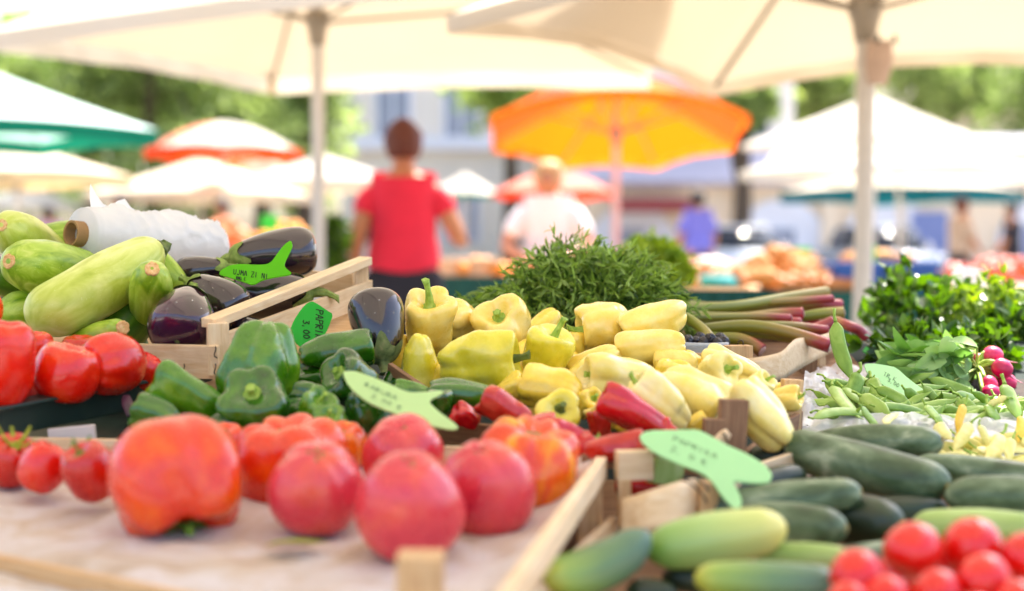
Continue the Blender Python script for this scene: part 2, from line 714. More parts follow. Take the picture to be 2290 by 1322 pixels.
def tomato_scar(W, H, prof=TOM):
    z0 = prof[0][1] * H / 2
    n = 20
    rows = []
    for r, h in ((.105, -.004), (.09, .008), (.06, .005), (.02, -.004)):
        rows.append([(W * r * (1 + .12 * math.cos(5 * 2 * math.pi * j / n)) * math.cos(2 * math.pi * j / n), W * r * math.sin(2 * math.pi * j / n), z0 + W * h) for j in range(n)])
    vs, fs = grid_lathe(rows)
    return mesh_from(vs, fs)


def tomato_calyx(W, H, seed, length=.42, lift=.35, stalk=.25, prof=TOM):
    """five or six narrow sepals curling up round a short stalk, one surface"""
    rnd = random.Random(seed)
    z0 = prof[0][1] * H / 2 + W * .012
    k = 6
    n = k * 6
    vs, fs = [], []
    ph = rnd.uniform(0, 6)
    lens = [rnd.uniform(.75, 1.15) * length * W for _ in range(k)]
    lifts = [rnd.uniform(.5, 1.4) * lift for _ in range(k)]
    rows = []
    for i in range(8):
        t = i / 7
        ring = []
        for j in range(n):
            th = 2 * math.pi * j / n + ph
            a = (j % 6) / 6 - .5
            s = max(0.0, 1 - abs(a + .08) * 2.6)
            ln = W * .05 + (lens[j // 6]) * s
            r = W * .03 + t * ln
            z = z0 + lifts[j // 6] * t * t * ln * s + W * .01
            ring.append((r * math.cos(th), r * math.sin(th), z))
        rows.append(ring)
    rows = rows[::-1]
    rs = W * .028
    for i in range(5):
        t = i / 4
        rows.append([(rs * math.cos(2 * math.pi * j / n + ph) + W * .06 * t * t, rs * math.sin(2 * math.pi * j / n + ph), z0 + W * .01 + t * stalk * W) for j in range(n)])
    vs, fs = grid_lathe(rows, close_top=False)
    return mesh_from(vs, fs)


def put_tomato(name, u, v, d, W, H, al, be, seed, m, label, group, ribs=7, rib=.06, lump=.05, prof=TOM, top='scar', cleft=0, roll=0, cal=(.42, .35, .25)):
    Wm, Hm = S(W, d), S(H, d)
    ob = link(name, tomato_mesh(Wm, Hm, seed, ribs, rib, lump, prof, cleft), m, M=frame(P(u, v, d), axis_dir(al, be), R(roll)))
    tag(ob, label, 'tomato', group)
    if top == 'scar':
        link('stem_scar', tomato_scar(Wm, Hm, prof), MATS['scar'], ob)
    elif top == 'calyx':
        link('calyx', tomato_calyx(Wm, Hm, seed, *cal, prof=prof), MATS['calyx'], ob)
    return ob


def long_frame(p1, p2, roll=0.0):
    return frame((p1 + p2) / 2, p2 - p1, R(roll))


def bean_mesh(L, W, seed, bend=0.1, bumps=6, hook=.06):
    """a flat pod along x: pointed tip, tapering neck"""
    rnd = random.Random(seed)
    m, n = 26, 12
    bx = rnd.uniform(-1, 1) * bend * L
    rows = []
    for i in range(m):
        s = i / (m - 1)
        w = W / 2 * (min(1, s / .14) ** .7) * (min(1, (1 - s) / .34) ** .95)
        w = max(w, W * .035)
        th = w * (.34 + .03 * math.sin(bumps * math.pi * 2 * s + seed) * .5 * (1 if .15 < s < .85 else 0))
        x = (s - .5) * L
        y = bx * (1 - (2 * s - 1) ** 2) + hook * L * max(0, s - .86) ** 2 * 30
        rows.append([(x, y + w * math.cos(2 * math.pi * j / n), th * math.sin(2 * math.pi * j / n)) for j in range(n)])
    vs, fs = grid_lathe(rows)
    return mesh_from(vs, [f[::-1] for f in fs])


def bean_stalk(L, W, seed):
    rnd = random.Random(seed + 5)
    a = Vector((-L / 2 + W * .05, 0, 0))
    k = W * rnd.uniform(.5, 1.0)
    return tube([a, a + Vector((-k * .5, W * .05, 0)), a + Vector((-k, W * rnd.uniform(-.3, .3), W * .1))], [W * .13, W * .09, W * .11], 8, 7)


def leaf_into(vs, fs, base, direc, side, L, W, curl=0.2, seg=4, fold=.25):
    """one pointed leaf appended to lists (two strips either side of the midrib)"""
    i0 = len(vs)
    d = direc.normalized()
    s = (side - d * side.dot(d)).normalized()
    nrm = d.cross(s)
    for i in range(seg + 1):
        t = i / seg
        w = W / 2 * math.sin(math.pi * min(1, .08 + t * .92)) ** .8 if i < seg else W * .02
        c = base + d * (L * t) + nrm * (curl * L * t * t)
        vs.append(tuple(c + s * w + nrm * (fold * w)))
        vs.append(tuple(c))
        vs.append(tuple(c - s * w + nrm * (fold * w)))
    for i in range(seg):
        a = i0 + i * 3
        fs.append((a, a + 1, a + 4, a + 3))
        fs.append((a + 1, a + 2, a + 5, a + 4))


def rvec(rnd):
    while True:
        q = Vector((rnd.uniform(-1, 1), rnd.uniform(-1, 1), rnd.uniform(-1, 1)))
        if .05 < q.length < 1:
            return q.normalized()


def stick_into(vs, fs, a, b, r0, r1, n=5):
    i0 = len(vs)
    t = (b - a).normalized()
    h = Vector((0, 0, 1)) if abs(t.z) < .9 else Vector((1, 0, 0))
    x = (h - t * h.dot(t)).normalized()
    y = t.cross(x)
    for p, r in ((a, r0), (b, r1)):
        for j in range(n):
            an = 2 * math.pi * j / n
            vs.append(tuple(p + x * r * math.cos(an) + y * r * math.sin(an)))
    for j in range(n):
        k = (j + 1) % n
        fs.append((i0 + j, i0 + k, i0 + n + k, i0 + n + j))


# ------------------------------------------------------------------ price tags
STROKES = {
    'P': [[(0, 0), (.05, 1)], [(.05, 1), (.5, .9), (.5, .6), (.03, .5)]],
    'A': [[(0, 0), (.28, 1), (.52, 0)], [(.1, .38), (.44, .36)]],
    'R': [[(0, 0), (.04, 1)], [(.04, 1), (.48, .88), (.42, .58), (.03, .5), (.5, 0)]],
    'I': [[(.2, 0), (.22, 1)]], 'K': [[(0, 0), (.04, 1)], [(.5, 1), (.04, .45), (.52, 0)]],
    'e': [[(.05, .4), (.45, .45), (.4, .75), (.15, .75), (.03, .4), (.15, .05), (.48, .1)]],
    '3': [[(.05, .95), (.45, .9), (.2, .55), (.48, .3), (.3, 0), (.02, .08)]],
    '0': [[(.25, 1), (.02, .6), (.12, .08), (.38, .05), (.5, .5), (.25, 1)]],
    'o': [[(.25, .7), (.05, .4), (.15, .05), (.4, .05), (.48, .4), (.25, .7)]],
    ',': [[(.15, .08), (.1, -.18)]], '2': [[(.05, .8), (.3, 1), (.48, .7), (.02, 0), (.5, .03)]],
    '/': [[(0, -.1), (.4, 1.1)]], ' ': [],
    'E': [[(.5, .95), (.15, 1), (.02, .5), (.15, .02), (.52, .06)], [(0, .6), (.4, .6)], [(0, .42), (.36, .42)]],
    'U': [[(.02, 1), (.05, .2), (.25, 0), (.45, .2), (.5, 1)]], 'M': [[(0, 0), (.08, 1), (.27, .4), (.46, 1), (.55, 0)]],
    'D': [[(.03, 0), (.05, 1)], [(.05, 1), (.5, .75), (.48, .25), (.03, 0)]], 'L': [[(.05, 1), (.03, 0), (.48, .02)]],
    'N': [[(0, 0), (.03, 1), (.48, 0), (.5, 1)]], 'C': [[(.5, .9), (.2, 1), (.02, .5), (.2, 0), (.5, .12)]],
    'J': [[(.45, 1), (.42, .2), (.2, 0), (.03, .2)]], 'Z': [[(.03, 1), (.5, 1), (.02, 0), (.52, .02)]],
    'T': [[(0, 1), (.5, .98)], [(.26, 1), (.24, 0)]], 'B': [[(.03, 0), (.05, 1), (.42, .85), (.05, .52), (.48, .3), (.03, 0)]],
    'k': [[(.03, 0), (.05, 1)], [(.42, .65), (.06, .3), (.45, 0)]], 'g': [[(.45, .65), (.1, .6), (.1, .15), (.45, .2), (.46, .7), (.4, -.3), (.1, -.3)]],
}


def px_tag(outline, p0, nrm, mat_, thick, label, lines, ink, group, notch=None):
    """a flat plastic price tag: its outline is read off on the plane it lies in, then it gets real thickness"""
    nrm = Vector(nrm).normalized()
    if nrm.dot(CAM - p0) < 0:
        nrm = -nrm
    pts = [on_plane(u, v, p0, nrm) for u, v in outline]
    # round the outline a little
    q = []
    k = len(pts)
    for i in range(k):
        a, b, c = pts[i - 1], pts[i], pts[(i + 1) % k]
        q.append(b.lerp(a, .22))
        q.append(b * .8 + (a + c) * .1)
        q.append(b.lerp(c, .22))
    pts = q
    cen = sum(pts, Vector()) / len(pts)
    bm = bmesh.new()
    top = [bm.verts.new(p + nrm * thick - cen) for p in pts]
    bot = [bm.verts.new(p - cen) for p in pts]
    bm.faces.new(top)
    bm.faces.new(bot[::-1])
    n = len(pts)
    for i in range(n):
        bm.faces.new((top[i], bot[i], bot[(i + 1) % n], top[(i + 1) % n]))
    bmesh.ops.recalc_face_normals(bm, faces=bm.faces)
    bmesh.ops.triangulate(bm, faces=[f for f in bm.faces if len(f.verts) > 4])
    me = bpy.data.meshes.new('tag')
    bm.to_mesh(me)
    bm.free()
    ob = link('price_tag', me, mat_, M=Matrix.Translation(cen))
    tag(ob, label, 'price tag', group)
    for (o, xd, yd, text, wpx) in lines:
        vs, fs = [], []
        cx = 0.0
        for ch in text:
            for st in STROKES.get(ch, []):
                st = catmull(st, max(3, len(st) * 3)) if len(st) > 2 else st
                sp = []
                for a in st:
                    uu = o[0] + xd[0] * (cx + a[0]) + yd[0] * a[1]
                    vv = o[1] + xd[1] * (cx + a[0]) + yd[1] * a[1]
                    sp.append(on_plane(uu, vv, p0 + nrm * (thick + .0005), nrm) - cen)
                w = S(wpx, (p0 - CAM).y) / 2
                for a, b in zip(sp[:-1], sp[1:]):
                    dd = (b - a)
                    if dd.length < 1e-6:
                        continue
                    sd = dd.cross(nrm).normalized() * w
                    e = dd.normalized() * w * .6
                    i0 = len(vs)
                    vs += [a - e + sd, a - e - sd, b + e - sd, b + e + sd]
                    fs.append((i0, i0 + 1, i0 + 2, i0 + 3))
            cx += .72
        if vs:
            link('handwriting', mesh_from(vs, fs, False), ink, ob)
    return ob
# ------------------------------------------------------------------ materials of the stall
wood_mat('wood', ['#d2b084', '#e3c7a0', '#eedabc', '#b98f5e'])
wood_mat('wood_dark', ['#6e4f37', '#8a6649', '#a5825f', '#54392a'])
wood_mat('wood_mid', ['#b78a5c', '#cfa878', '#dfc095', '#9a7048'])
YEL = [skin_mat('pepper_yellow', ['#eec95a', '#f4d97c', '#f7e59c'], 16, rough=.24, coat=.5, specks=(195, .10, '#a98a35', .35), bump_s=.03),
       skin_mat('pepper_lime', ['#cfc23c', '#e2d65a', '#ebe07a'], 14, rough=.24, coat=.5, specks=(221, .12, '#7d7a22', .5), bump_s=.03),
       skin_mat('pepper_cream', ['#efd873', '#f3e292', '#f6eab2'], 14, rough=.24, coat=.5, specks=(182, .09, '#b58f4a', .3), bump_s=.03),
       skin_mat('pepper_gold', ['#e6c048', '#efd160', '#f4df80'], 14, rough=.24, coat=.5, specks=(195, .10, '#96702a', .4), bump_s=.03)]
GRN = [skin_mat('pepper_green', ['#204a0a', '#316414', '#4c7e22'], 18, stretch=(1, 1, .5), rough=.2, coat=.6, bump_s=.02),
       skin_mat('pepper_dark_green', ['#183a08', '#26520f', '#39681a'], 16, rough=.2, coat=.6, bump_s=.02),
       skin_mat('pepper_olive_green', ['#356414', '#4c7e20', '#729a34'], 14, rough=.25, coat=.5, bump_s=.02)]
RED = [skin_mat('pepper_red', ['#a3111c', '#bf1c26', '#cf3038'], 14, rough=.2, coat=.5, bump_s=.06),
       skin_mat('pepper_pale_red', ['#a31a1c', '#bb3028', '#cc5444'], 20, rough=.28, coat=.4, bump_s=.2)]
skin_mat('pepper_stem', ['#6f8f35', '#8fae4d', '#adc46a'], 60, rough=.55, bump_s=.4, bump_scale=300)
skin_mat('pepper_stem_dark', ['#39461f', '#55662f', '#6f7f45'], 60, rough=.6, bump_s=.4, bump_scale=300)
skin_mat('eggplant', ['#160d14', '#21131f', '#2b1a29'], 10, rough=.16, coat=.7, rough_var=.06, bump_s=.05, spec=.6, specks=(52, .05, '#6d5a52', .25))
skin_mat('eggplant_purple', ['#22111f', '#3a1732', '#4a1d3c'], 8, rough=.16, coat=.7, rough_var=.06, bump_s=.05, spec=.6)
skin_mat('eggplant_calyx', ['#5f7337', '#7d9149', '#9aa863'], 50, rough=.7, bump_s=.5, bump_scale=220)
skin_mat('eggplant_calyx_dry', ['#4d5b35', '#6d7a4c', '#8b8a62'], 50, rough=.8, bump_s=.7, bump_scale=180)
skin_mat('zucchini', ['#95a83c', '#b4c25c', '#cad47e', '#d9df9a'], 16, stretch=(1, 1, .35), rough=.36, coat=.15, specks=(338, .24, '#e6eebc', .6), bump_s=.12, detail=6, dist=.8)
skin_mat('zucchini_green', ['#62881e', '#86a636', '#a6c052', '#c0ce72'], 30, stretch=(1, 1, .22), rough=.36, coat=.15, specks=(338, .27, '#d2e29a', .65), bump_s=.12, detail=6, dist=.8)
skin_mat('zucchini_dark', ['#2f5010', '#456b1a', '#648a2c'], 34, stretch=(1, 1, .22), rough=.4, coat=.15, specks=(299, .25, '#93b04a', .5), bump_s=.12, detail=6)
skin_mat('cut_scar', ['#b98a56', '#d3ab78', '#e0c49a'], 120, rough=.8, bump_s=.5, bump_scale=400)
TOMM = {'red': skin_mat('tomato_red', ['#c41f10', '#d6301a', '#e04a26'], 12, rough=.22, coat=.4, bump_s=.04),
        'orange': skin_mat('tomato_orange', ['#cb2c10', '#da4418', '#e86a26'], 14, rough=.24, coat=.4, bump_s=.04),
        'pink': skin_mat('tomato_pink', ['#c22e42', '#d0464e', '#db5c48'], 12, rough=.26, coat=.35, bump_s=.04),
        'striped': skin_mat('tomato_striped', ['#cf3416', '#df561c', '#f3aa28'], 10, stretch=(1.8, 1.8, .5), rough=.24, coat=.4, bump_s=.04),
        'deep': skin_mat('tomato_deep_red', ['#ae1b16', '#c02a1d', '#cf4426'], 12, rough=.25, coat=.4, bump_s=.04),
        'cherry': skin_mat('tomato_cherry', ['#c4140c', '#d62014', '#e2321c'], 10, rough=.18, coat=.5, bump_s=.03)}
skin_mat('scar', ['#6b5a33', '#857443', '#9b8b5a'], 200, rough=.8)
skin_mat('calyx', ['#6d7a2a', '#8f9636', '#b0a845'], 90, rough=.7)
skin_mat('calyx_green', ['#3d5c22', '#557a2e', '#6f9040'], 90, rough=.7)
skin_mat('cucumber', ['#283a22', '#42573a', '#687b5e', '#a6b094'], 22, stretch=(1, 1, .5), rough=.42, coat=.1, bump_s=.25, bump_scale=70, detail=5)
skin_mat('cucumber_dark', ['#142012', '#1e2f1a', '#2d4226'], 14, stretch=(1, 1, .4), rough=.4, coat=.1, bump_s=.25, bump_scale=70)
length_mat('gherkin', [(0.0, '#6a9a3a'), (.45, '#a5c070'), (.8, '#c6cd74'), (1.0, '#e6dc74')], .4, .15, .35, axis=2)
length_mat('gherkin_tip', [(0.0, '#c2c24a'), (.22, '#8aa848'), (.55, '#66885a'), (1.0, '#56776a')], .4, .15, .3, axis=2)
skin_mat('gherkin_pale', ['#7f9c4c', '#a3ba72', '#c2cf98'], 20, stretch=(1, 1, .3), rough=.45)
plain('tray_green', '#22342e', .35, var=.15, bump_s=.1)
plain('cloth_green', '#0d4a40', .85, var=.15, scale=12)
plain('cloth_shaded', '#0a211c', .9, var=.2, scale=12)  # darker copy of the green cloth, shade put into its colour
plain('gap_shade', '#2c211a', .9, var=.3)  # dark colour that paints the shade in the gaps between the beans
plain('board_grey', '#8a8272', .8, var=.15)
film_mat('film_clear', .38)
film_mat('bag_white', 0.0, '#eef0f4', .3, .35)
film_mat('film_white', .18, '#f6f7f8', .3, .35)
plain('cardboard', '#a07c52', .85, var=.12, scale=60, bump_s=.1)
plain('ink', '#1b2216', .8, var=.05)
plain('ink_faint', '#6f9468', .8, var=.05)
plain('wire', '#4a4038', .4, metal=.8)
plain('paper', '#d9d2cf', .85, var=.06, scale=6, bump_s=.15)
m, nt, b = new_mat('liner')
v_ = obj_coords(nt, jitter=False)
f_ = tex_noise(nt, v_, 11, 7, .62, 1.2)
nt.links.new(ramp(nt, [(.22, C('#93775a')), (.40, C('#bfae9c')), (.58, C('#cdc6c4')), (.8, C('#b09070'))], f_).outputs['Color'], b.inputs['Base Color'])
b.inputs['Roughness'].default_value = .8
bump(nt, b, tex_noise(nt, v_, 14, 5), .5, .01)
MATS['liner'] = m


def tag_mat(name, col, tcol, tr=.3):
    m = cloth_mat(name, col, tr, .35, .06, tcol, 12)
    MATS[name] = m
    return m


tag_mat('tag_lime', '#62c316', '#8fe81c')
tag_mat('tag_green', '#2fb53c', '#4fdc4a')
tag_mat('tag_pale', '#c2e29a', '#c6ea8c', .2)  # own pale green, raised lighter to carry the sky's reflection
tag_mat('tag_mint', '#b0e4a4', '#b4ec98', .2)  # lightened as well, reflected sky put into the green

# ------------------------------------------------------------------ the stall the produce stands on
PN = Vector((0, -.19, 1)).normalized()


def plane_z(d):
    return .5835 + .19 * d


t_ = empty('market_table', (0, 1.6, 0), 'long sloping market table under the whole vegetable display, hung with dark green cloth', 'table')
me = box_mesh(2.9, 1.5, .03, .004)
top_M = Matrix.Translation((0.05, 1.46, plane_z(1.46) - .115)) @ Matrix.Rotation(math.atan(.19), 4, 'X')
wpart('table_top', me, MATS['cloth_shaded'], t_, top_M)  # top coloured darker to stand for shade between the vegetables
me = box_mesh(2.9, .012, .9, .003)
wpart('cloth_skirt', me, MATS['cloth_green'], t_, Matrix.Translation((0.05, 2.185, .42)))
for sx in (-1.3, 1.35):
    for sy, h in ((.80, .58), (2.10, .82)):
        wpart('leg', box_mesh(.05, .05, h, .003), MATS['wood_mid'], t_, Matrix.Translation((sx, sy, h / 2)))

# --- front crate of big tomatoes
WD, WDK, WDM = MATS['wood'], MATS['wood_dark'], MATS['wood_mid']


def lz(d):
    return .808 + .08 * (d - 1.1)


c1 = empty('wooden_crate', (-.2, 1.15, .76), 'pale wooden crate holding the big pink and orange tomatoes on a paper liner', 'crate', 'wooden produce crates')
UZ = Vector((0, 0, 1))
plank('side_board', c1, P(1345, 1044, 1.30), P(1085, 1420, .80), UZ, .020, .010, WD)
plank('side_board', c1, P(1372, 1172, 1.31), P(1110, 1420, .95), UZ, .014, .008, WD)
plank('front_board', c1, Vector((-.60, 1.168, .80)), Vector((-.078, .905, .772)), UZ, .055, .008, WDM)
plank('corner_post', c1, P(935, 1238, .905), P(935, 1238, .905) - Vector((0, 0, .11)), Vector((1, 0, 0)), .030, .028, WDM)
plank('corner_post', c1, P(1318, 1058, 1.285), P(1318, 1058, 1.285) - Vector((0, 0, .10)), Vector((1, 0, 0)), .022, .022, WDM)
plank('back_board', c1, Vector((-.62, 1.43, .835)), Vector((.075, 1.36, .830)), UZ, .045, .008, WD)
plank('back_board', c1, P(110, 985, 1.44), P(215, 975, 1.44), UZ, .024, .006, MATS['paper'])
wpart('bottom_board', box_mesh(.62, .5, .008, .002), WDM, c1, Matrix.Translation((-.28, 1.16, .765)) @ Matrix.Rotation(.06, 4, 'X'))
# liner
vs, fs = [], []
nx, ny = 60, 50
for j in range(ny):
    for i in range(nx):
        a, b_ = i / (nx - 1), j / (ny - 1)
        fr = 1.135 - .47 * a if a < .65 else 1.135 - .47 * .65 - .10 * (a - .65)
        fr = max(.885, fr + .03)
        y = fr - .03 + b_ * (1.40 - fr)
        xr = -.020 + (y - .84) * .204
        x = -.64 + a * (xr + .64)
        z = lz(y)
        z += .012 * noise.noise(Vector((x * 9, y * 9, 0))) + .006 * noise.noise(Vector((x * 30, y * 30, 4)))
        if b_ < .07:
            z -= (.07 - b_) ** 1 * .30
        e = (a - .90) / .10
        if e > 0:
            z += .022 * e * e
        vs.append((x, y, z))
for j in range(ny - 1):
    for i in range(nx - 1):
        k = j * nx + i
        fs.append((k, k + 1, k + nx + 1, k + nx))
o = link('paper_liner', mesh_from(vs, fs), MATS['liner'])
tag(o, 'creased cream paper sheet lining the front crate, under the big tomatoes', 'paper')
o = link('torn_leaf', None or mesh_from([tuple(a) for a in ((-.02, -.006, 0), (-.005, -.012, .004), (.018, -.004, .002), (.03, .006, .001), (.005, .010, .003), (-.012, .006, .002))], [(0, 1, 2, 3, 4, 5)]), MATS['calyx'], M=Matrix.Translation(P(650, 1218, 1.10)))
tag(o, 'small yellow green leaf scrap lying on the cream paper in front of the tomatoes', 'leaf')

TG = 'large tomatoes on the cream paper of the front crate'
put_tomato('tomato', 393, 1070, 1.18, 312, 268, -72, 22, 3, TOMM['orange'], 'huge ribbed orange red tomato with a deep cleft, largest in the front crate', TG, 5, .15, .07, top='calyx', cleft=.13, cal=(.2, .8, .16)).children[0].data.materials[0] = MATS['calyx_green']
put_tomato('tomato', 650, 1045, 1.29, 262, 222, 95, 8, 5, TOMM['orange'], 'big orange tomato tucked between the huge cleft one and the pink ones', TG, 6, .18, .08)
put_tomato('tomato', 708, 1085, 1.17, 222, 212, 85, 36, 8, TOMM['pink'], 'pink tomato with faint grey scar, standing against the big orange tomato', TG, 6, .09, .05, ROUND)
put_tomato('tomato', 902, 1010, 1.28, 190, 165, 95, 42, 12, TOMM['pink'], 'pink tomato peeping up behind the tall pointed pink tomato', TG, 6, .05, .05, ROUND)
put_tomato('tomato', 915, 1120, 1.09, 252, 236, 92, 34, 15, TOMM['pink'], 'tall pink tomato narrowing to its top, nearest of the pink ones', TG, 5, .03, .04, TALL)
put_tomato('tomato', 1090, 1087, 1.17, 218, 226, 98, 30, 17, TOMM['pink'], 'round pink tomato between the tall pink one and the yellow streaked one', TG, 6, .09, .05, ROUND)
put_tomato('tomato', 1180, 1042, 1.26, 245, 198, 80, 15, 19, TOMM['striped'], 'orange red tomato streaked with yellow beside the pale crate rail', TG, 7, .18, .07)
put_tomato('tomato', 505, 990, 1.36, 90, 80, 90, 20, 21, TOMM['orange'], 'small orange tomato half hidden between two big orange tomatoes', TG, 6, .06)
put_tomato('tomato', 765, 1000, 1.36, 120, 105, 90, 20, 22, TOMM['striped'], 'golden orange tomato showing behind the pink tomatoes', TG, 7, .06)
SGR = 'small tomatoes in the front crate'
put_tomato('small_tomato', 28, 1032, 1.31, 118, 112, 70, 25, 31, TOMM['deep'], 'small red tomato with yellowing upright sepals, under the dark green tray', SGR, 5, .04, top='calyx', cal=(.40, 1.1, .10))
put_tomato('small_tomato', 97, 1046, 1.27, 108, 112, 60, -5, 32, TOMM['red'], 'small orange red tomato between two darker small tomatoes', SGR, 5, .04)
t_ = put_tomato('small_tomato', 203, 1056, 1.24, 122, 132, 112, 25, 33, TOMM['deep'], 'small dark red tomato with a green stalk, beside the huge cleft tomato', SGR, 5, .04, top='calyx', cal=(.36, .3, .35))
t_.children[0].data.materials[0] = MATS['calyx_green']

# --- green tray of red tomatoes
tr = empty('plastic_tray', P(120, 900, 1.5), 'dark green plastic tray holding the red tomatoes beside the pepper crate', 'tray')
A, B = P(-120, 968, 1.36), P(372, 872, 1.60)
plank('front_rim', tr, A, B, PN, .030, .012, MATS['tray_green'], .003)
plank('rim_lip', tr, A + Vector((0, -.006, .0165)), B + Vector((0, -.006, .0165)), PN, .004, .024, MATS['tray_green'], .0015)
B2 = B + Vector((.0, .05, .012))
plank('side_rim', tr, B, P(470, 842, 1.66), PN, .026, .010, MATS['tray_green'], .003)
wpart('tray_floor', box_mesh(.62, .42, .006, .002), MATS['tray_green'], tr, Matrix.Translation(P(110, 915, 1.60) + Vector((-.06, .04, -.008))) @ Matrix.Rotation(.35, 4, 'Z') @ Matrix.Rotation(.15, 4, 'X'))
TT = 'red tomatoes in the dark green tray'
put_tomato('tomato', 2, 815, 1.42, 150, 205, 80, 5, 41, TOMM['red'], 'big red tomato cut by the photo edge, above the dark green tray rim', TT, 6, .06, top='none')
put_tomato('tomato', 148, 834, 1.48, 150, 128, 75, 5, 42, TOMM['red'], 'broad smooth red tomato in the middle of the dark green tray', TT, 6, .05, top='none')
put_tomato('tomato', 252, 812, 1.52, 142, 140, 190, 52, 43, TOMM['red'], 'red tomato whose brown stem scar faces out, in the dark green tray', TT, 7, .07)
put_tomato('tomato', 322, 832, 1.57, 74, 84, 60, 5, 44, TOMM['red'], 'red tomato at the end of the tray, nearest the green peppers', TT, 6, .05, top='none')
put_tomato('tomato', 68, 862, 1.47, 66, 96, 90, 0, 45, TOMM['deep'], 'narrow red tomato squeezed low between the cut off one and the smooth one', TT, 5, .05, top='none')
put_tomato('tomato', 80, 782, 1.58, 84, 80, 90, 10, 46, TOMM['red'], 'red tomato behind the front row of the dark green tray', TT, 6, .05, top='none')
put_tomato('tomato', -22, 690, 1.56, 56, 70, 90, 10, 47, TOMM['orange'], 'orange sliver of a tomato under the pale courgettes at the photo edge', TT, 6, .05, top='none')
put_tomato('tomato', 180, 790, 1.62, 90, 80, 90, 10, 48, TOMM['deep'], 'dark red tomato hidden behind the smooth one in the tray', TT, 6, .05, top='none')
o = link('onion_skin_scrap', tube([P(282, 885, 1.50), P(285, 905, 1.485), P(288, 932, 1.475)], [.004, .006, .002], 8, 8, squash=.4), plain('purple_skin', '#4b2c41', .5, var=.3))
tag(o, 'purple leaf scrap hanging over the dark green tray rim', 'leaf scrap')

# --- crate of courgettes and aubergines
ec = empty('wooden_crate', P(480, 840, 1.62), 'pale wooden crate with a top rail holding the courgettes and aubergines', 'crate', 'wooden produce crates')
plank('front_board', ec, P(-60, 796, 1.715), P(492, 811, 1.608), PN, .039, .007, WD)
plank('corner_post', ec, P(484, 722, 1.622), P(487, 838, 1.622), Vector((1, .3, 0)), .024, .024, WD)
plank('top_rail', ec, P(466, 724, 1.618), P(818, 582, 1.985), PN, .011, .020, WD)
plank('side_board', ec, P(505, 775, 1.635), P(830, 652, 1.995), PN, .034, .005, WD)
plank('corner_post', ec, P(806, 582, 1.985), P(808, 690, 1.985), Vector((1, .3, 0)), .020, .020, WD)
plank('back_board', ec, P(808, 640, 2.0), P(420, 610, 2.10), PN, .034, .005, WD)
wpart('bottom_board', box_mesh(.56, .40, .006, .002), WDM, ec, Matrix.Translation(P(330, 760, 1.84) + Vector((-.02, 0, -.012))) @ Matrix.Rotation(-.30, 4, 'Z') @ Matrix.Rotation(.19, 4, 'X'))
for k, (u, v, d) in enumerate(((482, 787, 1.600), (482, 826, 1.600), (412, 826, 1.614), (818, 630, 1.988))):
    wpart('staple', tube([Vector((0, 0, .006)), Vector((0.001, -.003, .003)), Vector((-.001, -.0025, -.004)), Vector((0.002, 0, -.007))], .0008, 6, 8), MATS['wire'], ec, Matrix.Translation(P(u, v, d)))


def courgette(p1, p2, W, m, seed, label, r0=.8, r1=.55, bend=0.0, scar=1, stemtip=False, ribs=0, rnd0=.5, rnd1=.45, sc=.19):
    L = (p2 - p1).length
    ob = link('courgette', capsule_mesh(L, W, seed, r0, r1, 1.0, bend, ribs, .018 if ribs else 0, .03, round0=rnd0, round1=rnd1), MATS[m], M=long_frame(p1, p2, seed * 40))
    tag(ob, label, 'courgette', 'pale courgettes in the wooden crate')
    if scar == 1:
        link('cut_end', cut_end(W * sc * .62, -L / 2 + W * .012, seed, -1), MATS['cut_scar'], ob)
    if stemtip:
        q = tube([Vector((0, 0, L / 2 - W * .10)), Vector((0, 0, L / 2 + W * .04)), Vector((W * .03, 0, L / 2 + W * .10))], [W * .20, W * .11, W * .12], 15, 8, 5, .14)
        link('stalk', q, MATS['pepper_stem_dark'], ob)
    return ob


courgette(P(72, 722, 1.64), P(362, 556, 1.80), S(138, 1.70), 'zucchini', 1, 'longest pale courgette lying slantwise across the crate, dry stalk upward', .86, .62, .006, 0, True)
courgette(P(18, 584, 1.70), P(205, 622, 1.86), S(132, 1.76), 'zucchini_green', 2, 'fat courgette whose tan cut end points out, resting on the longest one', .62, .9, 0, ribs=9, rnd0=.42)
courgette(P(2, 503, 1.76), P(110, 575, 1.94), S(112, 1.83), 'zucchini', 3, 'upper courgette with a tan cut end beside the plastic roll', .60, .9, 0, ribs=9, rnd0=.42)
courgette(P(60, 545, 1.92), P(230, 522, 2.0), S(82, 1.95), 'zucchini_green', 4, 'courgette mostly hidden behind the cardboard core of the plastic roll', .7, .8, 0, 0)
courgette(P(340, 600, 1.65), P(336, 705, 1.76), S(100, 1.69), 'zucchini_green', 5, 'short courgette with its cut end up, beside the shiny round aubergine', .58, .85, 0, ribs=10, rnd0=.42, sc=.26)
courgette(P(276, 732, 1.62), P(165, 768, 1.70), S(58, 1.66), 'zucchini_green', 6, 'thin courgette with a brown broken end just above the crate board', .72, .9, 0, ribs=5, sc=.42)
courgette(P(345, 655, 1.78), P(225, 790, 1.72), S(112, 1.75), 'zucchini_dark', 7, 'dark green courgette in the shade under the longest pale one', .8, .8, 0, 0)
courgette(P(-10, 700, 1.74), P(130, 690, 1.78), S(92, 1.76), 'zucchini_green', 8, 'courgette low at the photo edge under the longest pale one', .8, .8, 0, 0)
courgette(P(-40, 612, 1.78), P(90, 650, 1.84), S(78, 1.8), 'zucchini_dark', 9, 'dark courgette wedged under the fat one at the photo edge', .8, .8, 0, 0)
courgette(P(330, 560, 1.86), P(410, 650, 1.86), S(62, 1.86), 'zucchini_green', 10, 'courgette standing between the plastic roll and the dark aubergines', .8, .8, 0, 0)
